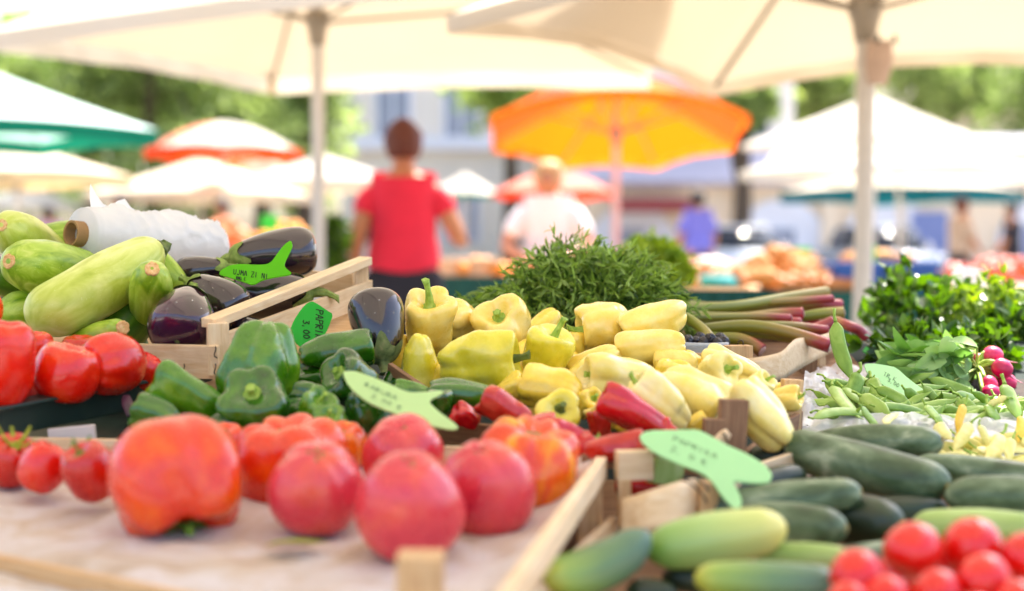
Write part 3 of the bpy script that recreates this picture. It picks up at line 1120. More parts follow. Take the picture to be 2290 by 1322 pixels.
courgette(P(150, 790, 1.72), P(330, 770, 1.78), S(90, 1.75), 'zucchini_dark', 11, 'lowest dark courgette behind the crate front board', .8, .8, 0, 0)


def aubergine(u, v, d, L, W, al, be, roll, m, label, stem=40, curve=(0, 0), seed=1, star=True, cm='eggplant_calyx', sep=.18, lump=.03, calyx=True):
    Lm, Wm = S(L, d), S(W, d)
    ob = link('aubergine', eggplant_mesh(Lm, Wm, seed, lump), MATS[m], M=frame(P(u, v, d), axis_dir(al, be), R(roll)))
    tag(ob, label, 'aubergine', 'dark glossy aubergines')
    if calyx:
        link('calyx', eggplant_calyx(Lm, Wm, seed, S(stem, d), (S(curve[0], d), S(curve[1], d)), sep), MATS[cm], ob)
    if star:
        link('blossom_scar', star_scar(Wm * .12, seed, -Lm / 2 - Wm * .006), MATS['eggplant_calyx_dry'], ob)
    rnd = random.Random(seed * 7)
    return ob


aubergine(610, 568, 1.93, 196, 112, 187, 12, 20, 'eggplant', 'topmost aubergine in the crate, leaning over the lime green tag', 36, (0, -14), 11, sep=.20)
aubergine(452, 606, 1.88, 124, 72, 8, 5, 0, 'eggplant', 'small aubergine by the end of the plastic roll', 20, (0, 0), 12)
aubergine(484, 666, 1.76, 156, 104, 152, -18, 0, 'eggplant', 'aubergine with a short cut stalk and water drops, under the lime green tag', 26, (0, 0), 13)
aubergine(412, 711, 1.66, 156, 150, 88, -48, 0, 'eggplant_purple', 'round purple aubergine with its star shaped blossom end facing out', 30, (0, 0), 14)
aubergine(612, 656, 1.86, 180, 114, 2, -4, 0, 'eggplant', 'aubergine behind the crate rail with a long hooked stalk', 66, (14, -20), 15, sep=.22)
aubergine(540, 745, 1.78, 150, 90, 160, 0, 0, 'eggplant', 'aubergine low in the crate shadow behind the big green pepper', 20, (0, 0), 17, calyx=False)
aubergine(846, 733, 1.68, 172, 126, -78, 24, 60, 'eggplant', 'aubergine standing outside the crate against the yellow peppers, calyx down', 46, (10, 22), 16, cm='eggplant_calyx_dry', sep=.26, star=False)
# drops of water sitting on the aubergine skins
DROPS = {13: ((455, 640), (476, 645), (500, 650), (522, 668)), 14: ((375, 690), (395, 676), (430, 672), (360, 715), (450, 690)), 16: ((848, 671), (815, 680), (868, 742), (838, 700), (880, 700), (822, 712))}

# --- roll of plastic bags
ra, rb = P(182, 524, 1.86), P(478, 556, 2.03)
rl = empty('plastic_bag_roll', (ra + rb) / 2, 'white roll of plastic bags on a cardboard core, lying on the courgettes', 'bag roll')
ax = (rb - ra).normalized()
Lr = (rb - ra).length
n = 72
rows = []
for i in range(60):
    s = i / 59
    rad = S(63, 1.86) * (1 if s > .02 else .96) * (1 - .10 * max(0, s - .93) / .07)
    ring = []
    for j in range(n):
        th = 2 * math.pi * j / n
        up = math.sin(th)
        q = Vector((s * 9, math.cos(th) * 1.6, math.sin(th) * 1.6))
        cr = (1 - abs(noise.noise(q * .7))) ** 6 * .0045 + (1 - abs(noise.noise(q * 1.6 + Vector((3, 1, 0))))) ** 7 * .002
        f = rad + cr * max(0, up + .35) * min(1, s * 2.5) + .009 * max(0, up) ** 2 * math.exp(-((s - .24) / .05) ** 2) + .006 * max(0, up) ** 2 * math.exp(-((s - .66) / .07) ** 2)
        ring.append((f * math.cos(th), f * math.sin(th), (s - .5) * Lr))
    rows.append(ring)
vs, fs = grid_lathe(rows)
Mr = frame((ra + rb) / 2, ax, xhint=Vector((0, 0, 1)))
Mr = Matrix.Translation((ra + rb) / 2) @ Matrix(((ax.cross(Vector((0, 0, 1))).normalized().x, 0, ax.x, 0), (ax.cross(Vector((0, 0, 1))).normalized().y, 0, ax.y, 0), (0, 1, ax.z, 0), (0, 0, 0, 1)))
xx = ax.cross(Vector((0, 0, 1))).normalized() * -1
yy = ax.cross(xx)
if yy.z < 0:
    xx, yy = -xx, -yy
Mr = Matrix.Translation((ra + rb) / 2) @ Matrix(((xx.x, yy.x, ax.x, 0), (xx.y, yy.y, ax.y, 0), (xx.z, yy.z, ax.z, 0), (0, 0, 0, 1)))
wpart('bag_film', mesh_from(vs, fs), MATS['bag_white'], rl, Mr)
core = []
rc = S(29, 1.86)
for rr, z in ((rc * .82, -Lr / 2 + .03), (rc * .82, -Lr / 2 - .016), (rc, -Lr / 2 - .0162), (rc, -Lr / 2 + .03)):
    core.append([(rr * math.cos(2 * math.pi * j / 40), rr * math.sin(2 * math.pi * j / 40), z) for j in range(40)])
vs, fs = grid_lathe(core, False, False)
wpart('cardboard_core', mesh_from(vs, fs, False), MATS['cardboard'], rl, Mr)
vs, fs = [], []
for i in range(14):
    for j in range(10):
        s, t = i / 13, j / 9
        hh = .030 * max(0, 1 - s * 4.5) ** 1.5 + .016 * math.exp(-((s - .36) / .09) ** 2) + .004
        vs.append((.006 * math.sin(5 * s + 2 * t) + .008 * t * (1 - s), S(63, 1.86) - .002 + hh * t, -Lr / 2 + .012 + s * .12 + .006 * t))
for i in range(13):
    for j in range(9):
        k = i * 10 + j
        fs.append((k, k + 1, k + 11, k + 10))
wpart('loose_bag_edge', mesh_from(vs, fs), MATS['bag_white'], rl, Mr)

# --- tags in the aubergine crate
px_tag([(490, 615), (494, 607), (500, 603), (515, 595), (539, 592), (574, 594), (598, 593), (610, 585), (622, 567), (637, 548), (652, 539), (655, 552), (647, 569), (637, 589), (637, 599), (656, 615), (618, 621), (588, 627), (566, 640), (545, 632), (506, 620)],
       P(570, 605, 1.78), (-.15, -.75, .65), MATS['tag_lime'], .0016, 'lime green price tag lying upside down across the aubergines', [((522, 613), (11, 1.6), (1.0, -11), 'UJMAFZIONI', 1.7), ((528, 624), (5, .8), (0, -6), 'ENEL C', 1.3)], MATS['ink'], 'price tags')
px_tag([(698, 675), (706, 679), (716, 685), (723, 690), (730, 695), (745, 704), (736, 730), (724, 754), (692, 779), (668, 777), (646, 744), (657, 717), (673, 693), (686, 679)],
       P(698, 725, 1.66), (.25, -.85, .45), MATS['tag_green'], .0016, 'bright green price tag reading PAPRIKe standing behind the green peppers', [((707, 692), (-.5, 15.5), (16, 3), 'PAPRIKe', 2.4), ((678, 716), (.5, 15), (14, 2), '3,00 E', 2.4)], MATS['ink'], 'price tags')
# ------------------------------------------------------------------ peppers
YG = 'yellow peppers heaped in the crate'
Y_ = [
 (961, 730, 1.74, 148, 126, 88, 34, 20, 1, dict(stem=62, curve=(-4, 16), taper=.3, depth=.24, m=0), 'yellow pepper with the tallest bent green stalk, touching the standing aubergine'),
 (1026, 718, 1.81, 104, 96, 170, 40, 0, 2, dict(stem=14, m=0), 'yellow pepper peeping out behind the tall stalked one'),
 (1133, 744, 1.79, 140, 130, 115, 42, 30, 3, dict(stem=14, lobes=3, depth=.26, m=0), 'broad yellow pepper in front of the tarragon with a small sunken stalk'),
 (938, 808, 1.66, 124, 90, -92, -12, 0, 4, dict(stem=0, m=1, taper=.42, depth=.12, lobes=3), 'greenish yellow pepper standing upside down beside the aubergine calyx'),
 (1072, 808, 1.62, 178, 150, 4, 12, 10, 5, dict(stem=48, curve=(0, 8), lobes=3, depth=.24, lump=.13, m=1, taper=.25, sm=MATS['pepper_stem_dark']), 'largest lumpy yellow pepper with a thick stalk pointing sideways'),
 (1221, 797, 1.65, 118, 120, 68, 16, 0, 6, dict(stem=54, taper=.38, curve=(6, 0), m=1, depth=.13), 'lime tinted pepper with a straight upright stalk below the tarragon'),
 (1278, 778, 1.75, 74, 66, 90, 0, 0, 7, dict(stem=0, m=3), 'golden pepper half hidden between the lime tinted one and the side stalked one'),
 (1236, 869, 1.54, 138, 100, 172, -25, 0, 8, dict(stem=0, m=3, depth=.12, taper=.2), 'smooth golden pepper with a scuffed side above the small one with a dark stalk'),
 (1248, 927, 1.46, 82, 106, 80, 60, 0, 9, dict(stem=36, m=1, depth=.26, sm=MATS['pepper_stem_dark'], curve=(4, -6)), 'small round yellow pepper with a dark stalk, just behind the red peppers'),
 (1318, 905, 1.52, 84, 62, 60, 55, 0, 10, dict(stem=16, m=3), 'yellow pepper in the gap beside the smooth golden one'),
 (884, 800, 1.75, 110, 76, 88, 0, 0, 11, dict(stem=0, m=3), 'deep gold pepper in the shade behind the standing aubergine'),
 (1143, 872, 1.58, 74, 62, 30, 10, 0, 12, dict(stem=0, m=3), 'golden pepper showing under the largest lumpy one'),
 (1352, 731, 1.76, 116, 120, 188, 10, 40, 14, dict(stem=42, curve=(2, 12), depth=.2, taper=.1, m=0), 'yellow pepper whose curved stalk points sideways at the tarragon'),
 (1460, 722, 1.74, 164, 100, 200, 20, 30, 15, dict(stem=12, depth=.22, m=0, lobes=3), 'long yellow pepper on top of the heap, nearest the rhubarb'),
 (1458, 776, 1.67, 150, 86, 186, -18, 0, 16, dict(stem=0, depth=.13, m=0), 'yellow pepper lying crossways under the topmost long one'),
 (1330, 812, 1.66, 122, 72, 206, 0, 0, 17, dict(stem=0, m=0, depth=.14), 'yellow pepper slipped between the side stalked one and the pale cream one'),
 (1384, 846, 1.56, 176, 106, 172, 24, 10, 18, dict(stem=16, m=2, depth=.34, lobes=3), 'pale cream pepper lying with its torn green calyx outward'),
 (1513, 812, 1.65, 96, 72, 180, -20, 0, 19, dict(stem=0, m=0, depth=.1), 'small smooth yellow pepper behind the pale cream ones'),
 (1550, 882, 1.50, 170, 124, -30, 28, 20, 20, dict(stem=22, m=2, depth=.34, lobes=3, taper=.3), 'pale pepper with its green calyx against the dark wooden post'),
 (1476, 903, 1.44, 160, 102, 140, 4, 0, 21, dict(stem=36, curve=(0, 10), m=2, depth=.34, lobes=3), 'pale two lobed pepper with a curved green stalk above the red pepper'),
 (1605, 832, 1.58, 98, 88, 25, 58, 0, 22, dict(stem=22, m=2, depth=.34, lobes=3, curve=(10, 0)), 'pale pepper showing its star shaped calyx, behind the dark wooden post'),
 (1636, 820, 1.65, 136, 74, 160, -20, 0, 23, dict(stem=0, m=2, depth=.34, lobes=3), 'pale pepper behind the star calyx one, beside the veneer basket'),
 (1690, 874, 1.52, 88, 62, 50, 30, 0, 24, dict(stem=26, m=2, curve=(0, -6)), 'small pale pepper with an upright stub beside the far wooden post'),
 (1745, 898, 1.54, 96, 62, 15, 28, 0, 25, dict(stem=24, m=0, depth=.34, lobes=3, curve=(0, 8)), 'knobbly yellow pepper pressed against the far wooden post'),
 (1704, 930, 1.42, 166, 114, 130, -14, 60, 26, dict(stem=0, m=2, depth=.34, lobes=3, taper=.1), 'big pale pepper hanging down towards the dark cucumbers'),
 (1556, 950, 1.46, 62, 46, 30, 0, 0, 27, dict(stem=0, m=3), 'sliver of yellow pepper low beside the dark wooden post'),
 (1300, 850, 1.60, 100, 80, 40, 20, 0, 28, dict(stem=0, m=3), 'golden pepper deep between the smooth golden and pale cream ones'),
 (1206, 905, 1.55, 60, 55, 60, 0, 0, 29, dict(stem=0, m=0), 'yellow bit of pepper below the smooth golden one'),
 (1340, 935, 1.49, 60, 50, 120, 0, 0, 30, dict(stem=0, m=0), 'yellow bit of pepper beside the pale red one'),
]
for q in Y_:
    put_pepper('yellow_pepper', q, YEL, MATS['pepper_stem'], YG, 'pepper')
fill = [(925, 855, 1.70), (1000, 868, 1.66), (1100, 862, 1.68), (1170, 806, 1.74), (1205, 850, 1.66), (1420, 812, 1.70), (1500, 860, 1.62), (1565, 838, 1.68), (1430, 940, 1.56), (1610, 920, 1.58), (1665, 896, 1.60), (1712, 906, 1.60), (1060, 740, 1.86), (1215, 740, 1.86), (1280, 830, 1.70), (1390, 790, 1.76), (1180, 900, 1.60), (1270, 880, 1.62), (1380, 900, 1.58), (1500, 930, 1.54)]
for i, (u, v, d) in enumerate(fill):
    put_pepper('yellow_pepper', (u, v, d, 110, 84, (i * 73) % 360, 10, i * 50, 60 + i, dict(stem=0, m=3), 'yellow pepper deep in the heap, mostly covered by the others'), YEL, MATS['pepper_stem'], 'covered yellow peppers of the heap', 'pepper')

GG = 'green peppers heaped in the crate'
G_ = [
 (580, 812, 1.53, 190, 188, -102, 4, 20, 1, dict(stem=0, m=2, taper=.30, depth=.30, lobes=5, lump=.08), 'biggest light green pepper leaning on the crate corner'),
 (752, 786, 1.61, 164, 90, 8, -8, 0, 2, dict(stem=0, m=0, depth=.12, taper=.22), 'green pepper lying flat just under the standing aubergine'),
 (785, 852, 1.52, 116, 122, 140, 42, 0, 3, dict(stem=10, m=1, depth=.26), 'folded green pepper half under the long pale tag'),
 (572, 902, 1.44, 104, 164, 95, 50, 40, 4, dict(stem=20, m=0, depth=.24), 'squat green pepper with open shoulders in front of the biggest one'),
 (430, 888, 1.47, 186, 104, 150, 6, 0, 5, dict(stem=0, m=2, depth=.10, taper=.28), 'smooth light green pepper beside the tomato tray'),
 (352, 930, 1.43, 108, 84, 160, 0, 0, 6, dict(stem=0, m=0, depth=.14), 'green pepper low by the tray, under the smooth light one'),
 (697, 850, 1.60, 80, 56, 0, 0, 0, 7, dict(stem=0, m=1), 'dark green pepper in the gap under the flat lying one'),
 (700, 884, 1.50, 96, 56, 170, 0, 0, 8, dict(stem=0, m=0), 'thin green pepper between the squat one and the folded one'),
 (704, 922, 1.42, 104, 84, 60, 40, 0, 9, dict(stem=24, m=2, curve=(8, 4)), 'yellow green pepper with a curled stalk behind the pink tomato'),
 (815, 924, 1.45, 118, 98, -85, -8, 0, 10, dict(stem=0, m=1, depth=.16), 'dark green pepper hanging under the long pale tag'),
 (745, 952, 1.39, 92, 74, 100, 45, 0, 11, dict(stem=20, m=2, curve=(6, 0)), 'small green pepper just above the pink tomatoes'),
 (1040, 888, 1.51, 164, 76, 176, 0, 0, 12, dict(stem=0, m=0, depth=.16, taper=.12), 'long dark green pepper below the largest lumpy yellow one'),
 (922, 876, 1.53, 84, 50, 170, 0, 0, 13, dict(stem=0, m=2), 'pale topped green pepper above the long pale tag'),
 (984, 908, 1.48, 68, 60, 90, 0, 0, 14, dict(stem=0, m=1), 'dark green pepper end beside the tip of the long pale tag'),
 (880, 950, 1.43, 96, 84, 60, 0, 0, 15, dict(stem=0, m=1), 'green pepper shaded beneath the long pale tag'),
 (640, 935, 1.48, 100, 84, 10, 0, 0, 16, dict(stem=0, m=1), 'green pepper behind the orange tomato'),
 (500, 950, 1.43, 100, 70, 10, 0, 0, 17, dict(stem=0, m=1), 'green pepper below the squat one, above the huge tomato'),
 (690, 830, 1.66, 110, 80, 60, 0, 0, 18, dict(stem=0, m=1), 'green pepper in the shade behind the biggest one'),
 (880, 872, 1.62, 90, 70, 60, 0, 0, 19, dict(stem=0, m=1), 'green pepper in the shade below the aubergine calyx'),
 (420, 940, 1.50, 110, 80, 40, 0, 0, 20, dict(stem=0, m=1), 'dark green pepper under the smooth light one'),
]
for q in G_:
    put_pepper('green_pepper', q[:8] + (q[8] + 100,) + q[9:], GRN, MATS['pepper_stem'], GG, 'pepper')

RG = 'red peppers in the small crate'
R_ = [
 (1420, 926, 1.40, 176, 92, 152, 6, 0, 1, dict(stem=0, m=0, depth=.22, taper=.38, lobes=3), 'glossy red pepper right behind the mint green tag'),
 (1343, 950, 1.45, 66, 54, 100, 0, 0, 2, dict(stem=0, m=1), 'wrinkled pale red pepper beside the glossy red one'),
 (1278, 976, 1.37, 120, 60, 160, 10, 0, 3, dict(stem=0, m=0, taper=.3), 'dark red pepper between the yellow streaked tomato and the glossy red pepper'),
 (1373, 1002, 1.33, 136, 64, 10, 5, 0, 4, dict(stem=0, m=1, depth=.1), 'blotchy pink red pepper on the crate block'),
 (1132, 916, 1.44, 122, 76, 152, 0, 0, 5, dict(stem=0, m=1, depth=.14), 'pale red pepper rising behind the pink tomatoes'),
 (1043, 932, 1.46, 64, 56, 150, 20, 0, 6, dict(stem=0, m=0), 'small red pepper end at the tip of the long pale tag'),
 (1190, 960, 1.40, 120, 66, 10, 0, 0, 7, dict(stem=0, m=0), 'red pepper low between the pale red one and the dark red one'),
 (1420, 1085, 1.33, 90, 60, 0, 0, 0, 8, dict(stem=0, m=0), 'dark red pepper seen under the pale crate block'),
 (1300, 1010, 1.36, 90, 60, 40, 0, 0, 9, dict(stem=24, m=0, curve=(4, 4)), 'red pepper with a thin green stalk beside the yellow streaked tomato'),
 (1470, 985, 1.40, 100, 60, 40, 0, 0, 10, dict(stem=0, m=0), 'red pepper hidden under the mint green tag'),
]
for q in R_:
    put_pepper('red_pepper', q[:8] + (q[8] + 200,) + q[9:], RED, MATS['pepper_stem'], RG, 'pepper')

# --- crates round the peppers
pc = empty('wooden_crate', P(1640, 1010, 1.41), 'brown wooden crate with dark corner posts holding the yellow peppers', 'crate', 'wooden produce crates')
plank('corner_post', pc, P(1640, 893, 1.395), P(1630, 1060, 1.395), Vector((1, .2, 0)), .028, .012, WDK)
plank('post_block', pc, P(1597, 936, 1.385), P(1592, 1050, 1.385), Vector((1, .2, 0)), .020, .012, WDK)
plank('corner_post', pc, P(1772, 848, 1.57), P(1764, 965, 1.57), Vector((1, .2, 0)), .023, .012, WDM)
plank('side_board', pc, P(1650, 1048, 1.41), P(1790, 945, 1.58), PN, .028, .006, WDK)
plank('front_board', pc, P(860, 955, 1.53), P(1600, 1035, 1.40), PN, .03, .006, WDK)
plank('front_board', pc, P(870, 838, 1.62), P(960, 900, 1.56), PN, .03, .006, WDK)
wpart('splinter', tube([P(1598, 998, 1.36), P(1620, 975, 1.36), P(1630, 966, 1.36)], [.006, .006, .004], 8, 7), WD, pc, Matrix())
wpart('wire_tie', tube([P(1616, 968, 1.355), P(1622, 975, 1.352), P(1626, 988, 1.355)], .0008, 6, 7), MATS['wire'], pc, Matrix())
rcr = empty('wooden_crate', P(1420, 1100, 1.30), 'small pale crate corner with a square block in front of the red peppers', 'crate', 'wooden produce crates')
plank('corner_block', rcr, P(1378, 1040, 1.295), P(1458, 1038, 1.30), UZ, .026, .016, WD)
plank('corner_block', rcr, P(1458, 1050, 1.302), P(1520, 1060, 1.33), UZ, .024, .010, MATS['gherkin_pale'])
plank('corner_post', rcr, P(1397, 1072, 1.292), P(1397, 1175, 1.292), Vector((1, 0, 0)), .012, .012, WDM)
plank('back_board', rcr, P(1300, 1030, 1.33), P(1420, 1035, 1.33), UZ, .012, .008, WDK)
cc = empty('wooden_crate', P(1480, 1150, 1.24), 'crate with a bent pale veneer end and twisted wire holding the cucumbers', 'crate', 'wooden produce crates')


def strip(path_top, path_bot, thick, m, name, parent, nrm=Vector((0, -1, 0)), steps=28):
    a = catmull([tuple(p) for p in path_top], steps)
    b = catmull([tuple(p) for p in path_bot], steps)
    vs, fs = [], []
    for k in range(steps):
        p, q = Vector(a[k]), Vector(b[k])
        for w in range(6):
            vs.append(p.lerp(q, w / 5))
    for k in range(steps):
        p, q = Vector(a[k]), Vector(b[k])
        for w in range(6):
            vs.append(p.lerp(q, w / 5) - nrm * thick)
    off = steps * 6
    for k in range(steps - 1):
        for w in range(5):
            i = k * 6 + w
            fs.append((i, i + 1, i + 7, i + 6))
            fs.append((off + i, off + i + 6, off + i + 7, off + i + 1))
        i = k * 6
        fs.append((i, i + 6, off + i + 6, off + i))
        i = k * 6 + 5
        fs.append((i, off + i, off + i + 6, i + 6))
    e = (steps - 1) * 6
    for w in range(5):
        fs.append((w, off + w, off + w + 1, w + 1))
        fs.append((e + w, e + w + 1, off + e + w + 1, off + e + w))
    me = mesh_from(vs, fs)
    bm = bmesh.new()
    bm.from_mesh(me)
    bmesh.ops.recalc_face_normals(bm, faces=bm.faces)
    bm.to_mesh(me)
    bm.free()
    return wpart(name, me, m, parent, Matrix())


strip([P(1392, 1118, 1.245), P(1450, 1100, 1.23), P(1520, 1078, 1.235), P(1575, 1068, 1.26)], [P(1388, 1200, 1.225), P(1450, 1190, 1.21), P(1520, 1180, 1.215), P(1552, 1160, 1.24)], .004, MATS['wood'], 'veneer_end', cc)
wpart('wire_tie', tube([P(1520, 1070, 1.21), P(1545, 1080, 1.205), P(1570, 1105, 1.21), P(1580, 1125, 1.215)], .0010, 6, 10), MATS['wire'], cc, Matrix())
wpart('wire_tie', tube([P(1530, 1062, 1.215), P(1560, 1070, 1.21), P(1585, 1098, 1.215)], .0010, 6, 10), MATS['wire'], cc, Matrix())
plank('corner_post', cc, P(1588, 1075, 1.245), P(1575, 1190, 1.245), Vector((1, .2, 0)), .016, .012, WDM)
plank('side_board', cc, P(1585, 1110, 1.27), P(1900, 1000, 1.50), UZ, .03, .006, WD)
wpart('bottom_board', box_mesh(.42, .62, .006, .002), WDK, cc, Matrix.Translation((.24, 1.16, .745)) @ Matrix.Rotation(.19, 4, 'X'))

# ------------------------------------------------------------------ cucumbers
CG = 'cucumbers piled in the crate'


def cucumber(p1, p2, Wpx, m, seed, label, bend=0.0, r0=.72, r1=.72, group=CG):
    d = ((p1 + p2) / 2).y
    L = (p2 - p1).length
    ob = link('cucumber', capsule_mesh(L, S(Wpx, d), seed, r0, r1, 1.0, bend, 7, .012, .03, round0=.5, round1=.5), MATS[m], M=long_frame(p1, p2, seed * 31))
    tag(ob, label, 'cucumber', group)
    link('blossom_end', cut_end(S(Wpx, d) * .10, L / 2 - S(Wpx, d) * .01, seed, 1), MATS['scar'], ob)
    return ob


cucumber(P(1752, 995, 1.42), P(2122, 1092, 1.30), 112, 'cucumber', 1, 'longest dusty green cucumber lying across the top of the pile', .006)
cucumber(P(1790, 1000, 1.50), P(2110, 985, 1.42), 84, 'cucumber', 2, 'dark cucumber behind the longest one, just below the white film', -.004)
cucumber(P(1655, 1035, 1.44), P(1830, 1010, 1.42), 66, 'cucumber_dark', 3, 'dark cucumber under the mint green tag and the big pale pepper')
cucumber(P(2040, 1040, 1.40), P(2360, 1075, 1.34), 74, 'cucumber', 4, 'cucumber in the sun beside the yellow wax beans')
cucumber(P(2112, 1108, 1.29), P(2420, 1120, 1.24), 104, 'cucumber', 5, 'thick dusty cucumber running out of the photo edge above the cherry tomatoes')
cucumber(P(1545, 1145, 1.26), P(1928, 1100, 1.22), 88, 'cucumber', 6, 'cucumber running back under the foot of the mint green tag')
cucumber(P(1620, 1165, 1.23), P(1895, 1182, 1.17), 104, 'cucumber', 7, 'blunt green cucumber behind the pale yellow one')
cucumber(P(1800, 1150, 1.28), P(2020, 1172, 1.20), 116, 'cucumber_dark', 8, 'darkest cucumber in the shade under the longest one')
cucumber(P(1442, 1232, 1.12), P(1760, 1178, 1.12), 122, 'gherkin', 9, 'pale striped cucumber with a yellow end, brightest of the pile')
cucumber(P(1208, 1308, 1.07), P(1452, 1215, 1.10), 112, 'gherkin_tip', 10, 'bent cucumber with a yellow tip next to the crate rail', -.016)
cucumber(P(1552, 1294, 1.05), P(1875, 1304, 1.03), 90, 'gherkin_tip', 11, 'cucumber with a lime tip beside the cherry tomatoes, lowest in view')
cucumber(P(1690, 1240, 1.13), P(1900, 1248, 1.10), 62, 'gherkin_pale', 12, 'pale thin cucumber between the yellow ended one and the cherry tomatoes')
cucumber(P(2040, 1172, 1.21), P(2330, 1180, 1.17), 78, 'gherkin_pale', 13, 'green cucumber just behind the row of cherry tomatoes')
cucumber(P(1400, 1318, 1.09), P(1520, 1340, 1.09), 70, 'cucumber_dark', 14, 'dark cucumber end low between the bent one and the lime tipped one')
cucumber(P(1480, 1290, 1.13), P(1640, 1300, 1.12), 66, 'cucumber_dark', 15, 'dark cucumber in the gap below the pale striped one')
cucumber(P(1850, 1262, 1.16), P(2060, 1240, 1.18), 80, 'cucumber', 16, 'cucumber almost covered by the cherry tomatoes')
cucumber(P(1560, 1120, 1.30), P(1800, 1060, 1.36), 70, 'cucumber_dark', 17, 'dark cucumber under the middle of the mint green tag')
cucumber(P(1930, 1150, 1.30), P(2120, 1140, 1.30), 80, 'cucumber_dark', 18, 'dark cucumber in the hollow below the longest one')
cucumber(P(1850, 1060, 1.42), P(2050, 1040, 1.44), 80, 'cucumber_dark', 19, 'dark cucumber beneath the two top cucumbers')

# ------------------------------------------------------------------ cherry tomatoes
CT = 'cherry tomatoes in front of the cucumbers'
for i, (u, v, d, w, lab) in enumerate([
    (2045, 1227, 1.03, 132, 'cherry tomato touching the darkest cucumber, first of the top row'), (2176, 1218, 1.04, 136, 'cherry tomato in the middle of the top row'),
    (1918, 1282, 1.00, 124, 'cherry tomato next to the lime tipped cucumber'), (2206, 1292, .985, 118, 'cherry tomato in front of the middle of the top row'),
    (2296, 1240, 1.01, 112, 'cherry tomato cut by the photo edge, end of the top row'), (2098, 1322, .98, 112, 'cherry tomato cut by the bottom edge, below the first of the top row'),
    (1985, 1335, .975, 110, 'cherry tomato cut by the bottom edge, between two brighter ones'), (2275, 1345, .96, 110, 'cherry tomato at the very bottom corner of the photo'),
    (2115, 1255, 1.07, 100, 'cherry tomato sunk between the first two of the top row'), (1900, 1345, .97, 100, 'cherry tomato lowest beside the lime tipped cucumber'),
    (2180, 1370, .955, 100, 'cherry tomato below the bottom row'), (2010, 1280, 1.06, 100, 'cherry tomato in the gap under the top row')]):
    put_tomato('cherry_tomato', u, v, d, w, w * .95, 90 + (i * 47) % 70 - 35, (i * 31) % 50 - 20, 300 + i, TOMM['cherry'], lab, CT, 3, .005, .012, ROUND, top='scar' if i % 2 else 'none')

# ------------------------------------------------------------------ tags over the pile
px_tag([(765, 834), (782, 833), (798, 834), (855, 855), (910, 880), (936, 881), (989, 876), (991, 882), (956, 900), (982, 925), (1015, 948), (1026, 961), (1009, 964), (963, 955), (871, 923), (819, 901), (779, 866)],
       P(880, 895, 1.37), (.10, -.42, .90), MATS['tag_pale'], .0018, 'long pale green price tag with a side spike, resting on the green peppers', [((815, 863), (17, 7.6), (3, -8), 'BABURA', 1.8), ((830, 888), (16, 6.8), (3, -7), '2,00 E', 1.8)], MATS['ink_faint'], 'price tags')
px_tag([(1428, 978), (1448, 966), (1511, 965), (1559, 964), (1578, 972), (1622, 997), (1670, 1018), (1710, 1042), (1727, 1065), (1721, 1082), (1686, 1084), (1637, 1078), (1645, 1092), (1659, 1122), (1656, 1140), (1638, 1139), (1614, 1112), (1595, 1083), (1572, 1061), (1511, 1038), (1464, 1016), (1437, 994)],
       P(1570, 1030, 1.27), (.05, -.45, .89), MATS['tag_mint'], .0018, 'mint green price tag stuck by its spike into the cucumbers', [((1505, 985), (20, 8.5), (2, -11), 'PAPRIKA', 2.0), ((1500, 1008), (19, 8.0), (2, -11), '2,50 E', 2.0)], MATS['ink_faint'], 'price tags')
# ------------------------------------------------------------------ tarragon
rnd = random.Random(11)
leaf_mat('tarragon', '#2e4c16', '#9ab85a', 60, .35, .42, .45)
leaf_mat('parsley', '#6f9422', '#bccf4c', 40, .45)
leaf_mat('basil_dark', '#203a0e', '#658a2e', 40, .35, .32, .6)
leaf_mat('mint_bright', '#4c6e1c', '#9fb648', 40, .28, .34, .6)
leaf_mat('radish_leaf', '#5c8a3a', '#a8c87e', 30, .3, .5)


def narrow_leaf(vs, fs, p, d, L, W, droop, rnd, seg=5):
    i0 = len(vs)
    side = d.cross(rvec(rnd)).normalized()
    q = p.copy()
    dd = d.copy()
    for i in range(seg + 1):
        t = i / seg
        w = W / 2 * (math.sin(math.pi * min(.97, .12 + t * .85)) ** .8)
        vs.append(tuple(q + side * w))
        vs.append(tuple(q - side * w))
        dd = (dd + Vector((0, 0, -droop)) * .35 + rvec(rnd) * .10).normalized()
        q = q + dd * (L / seg)
    for i in range(seg):
        a = i0 + 2 * i
        fs.append((a, a + 1, a + 3, a + 2))


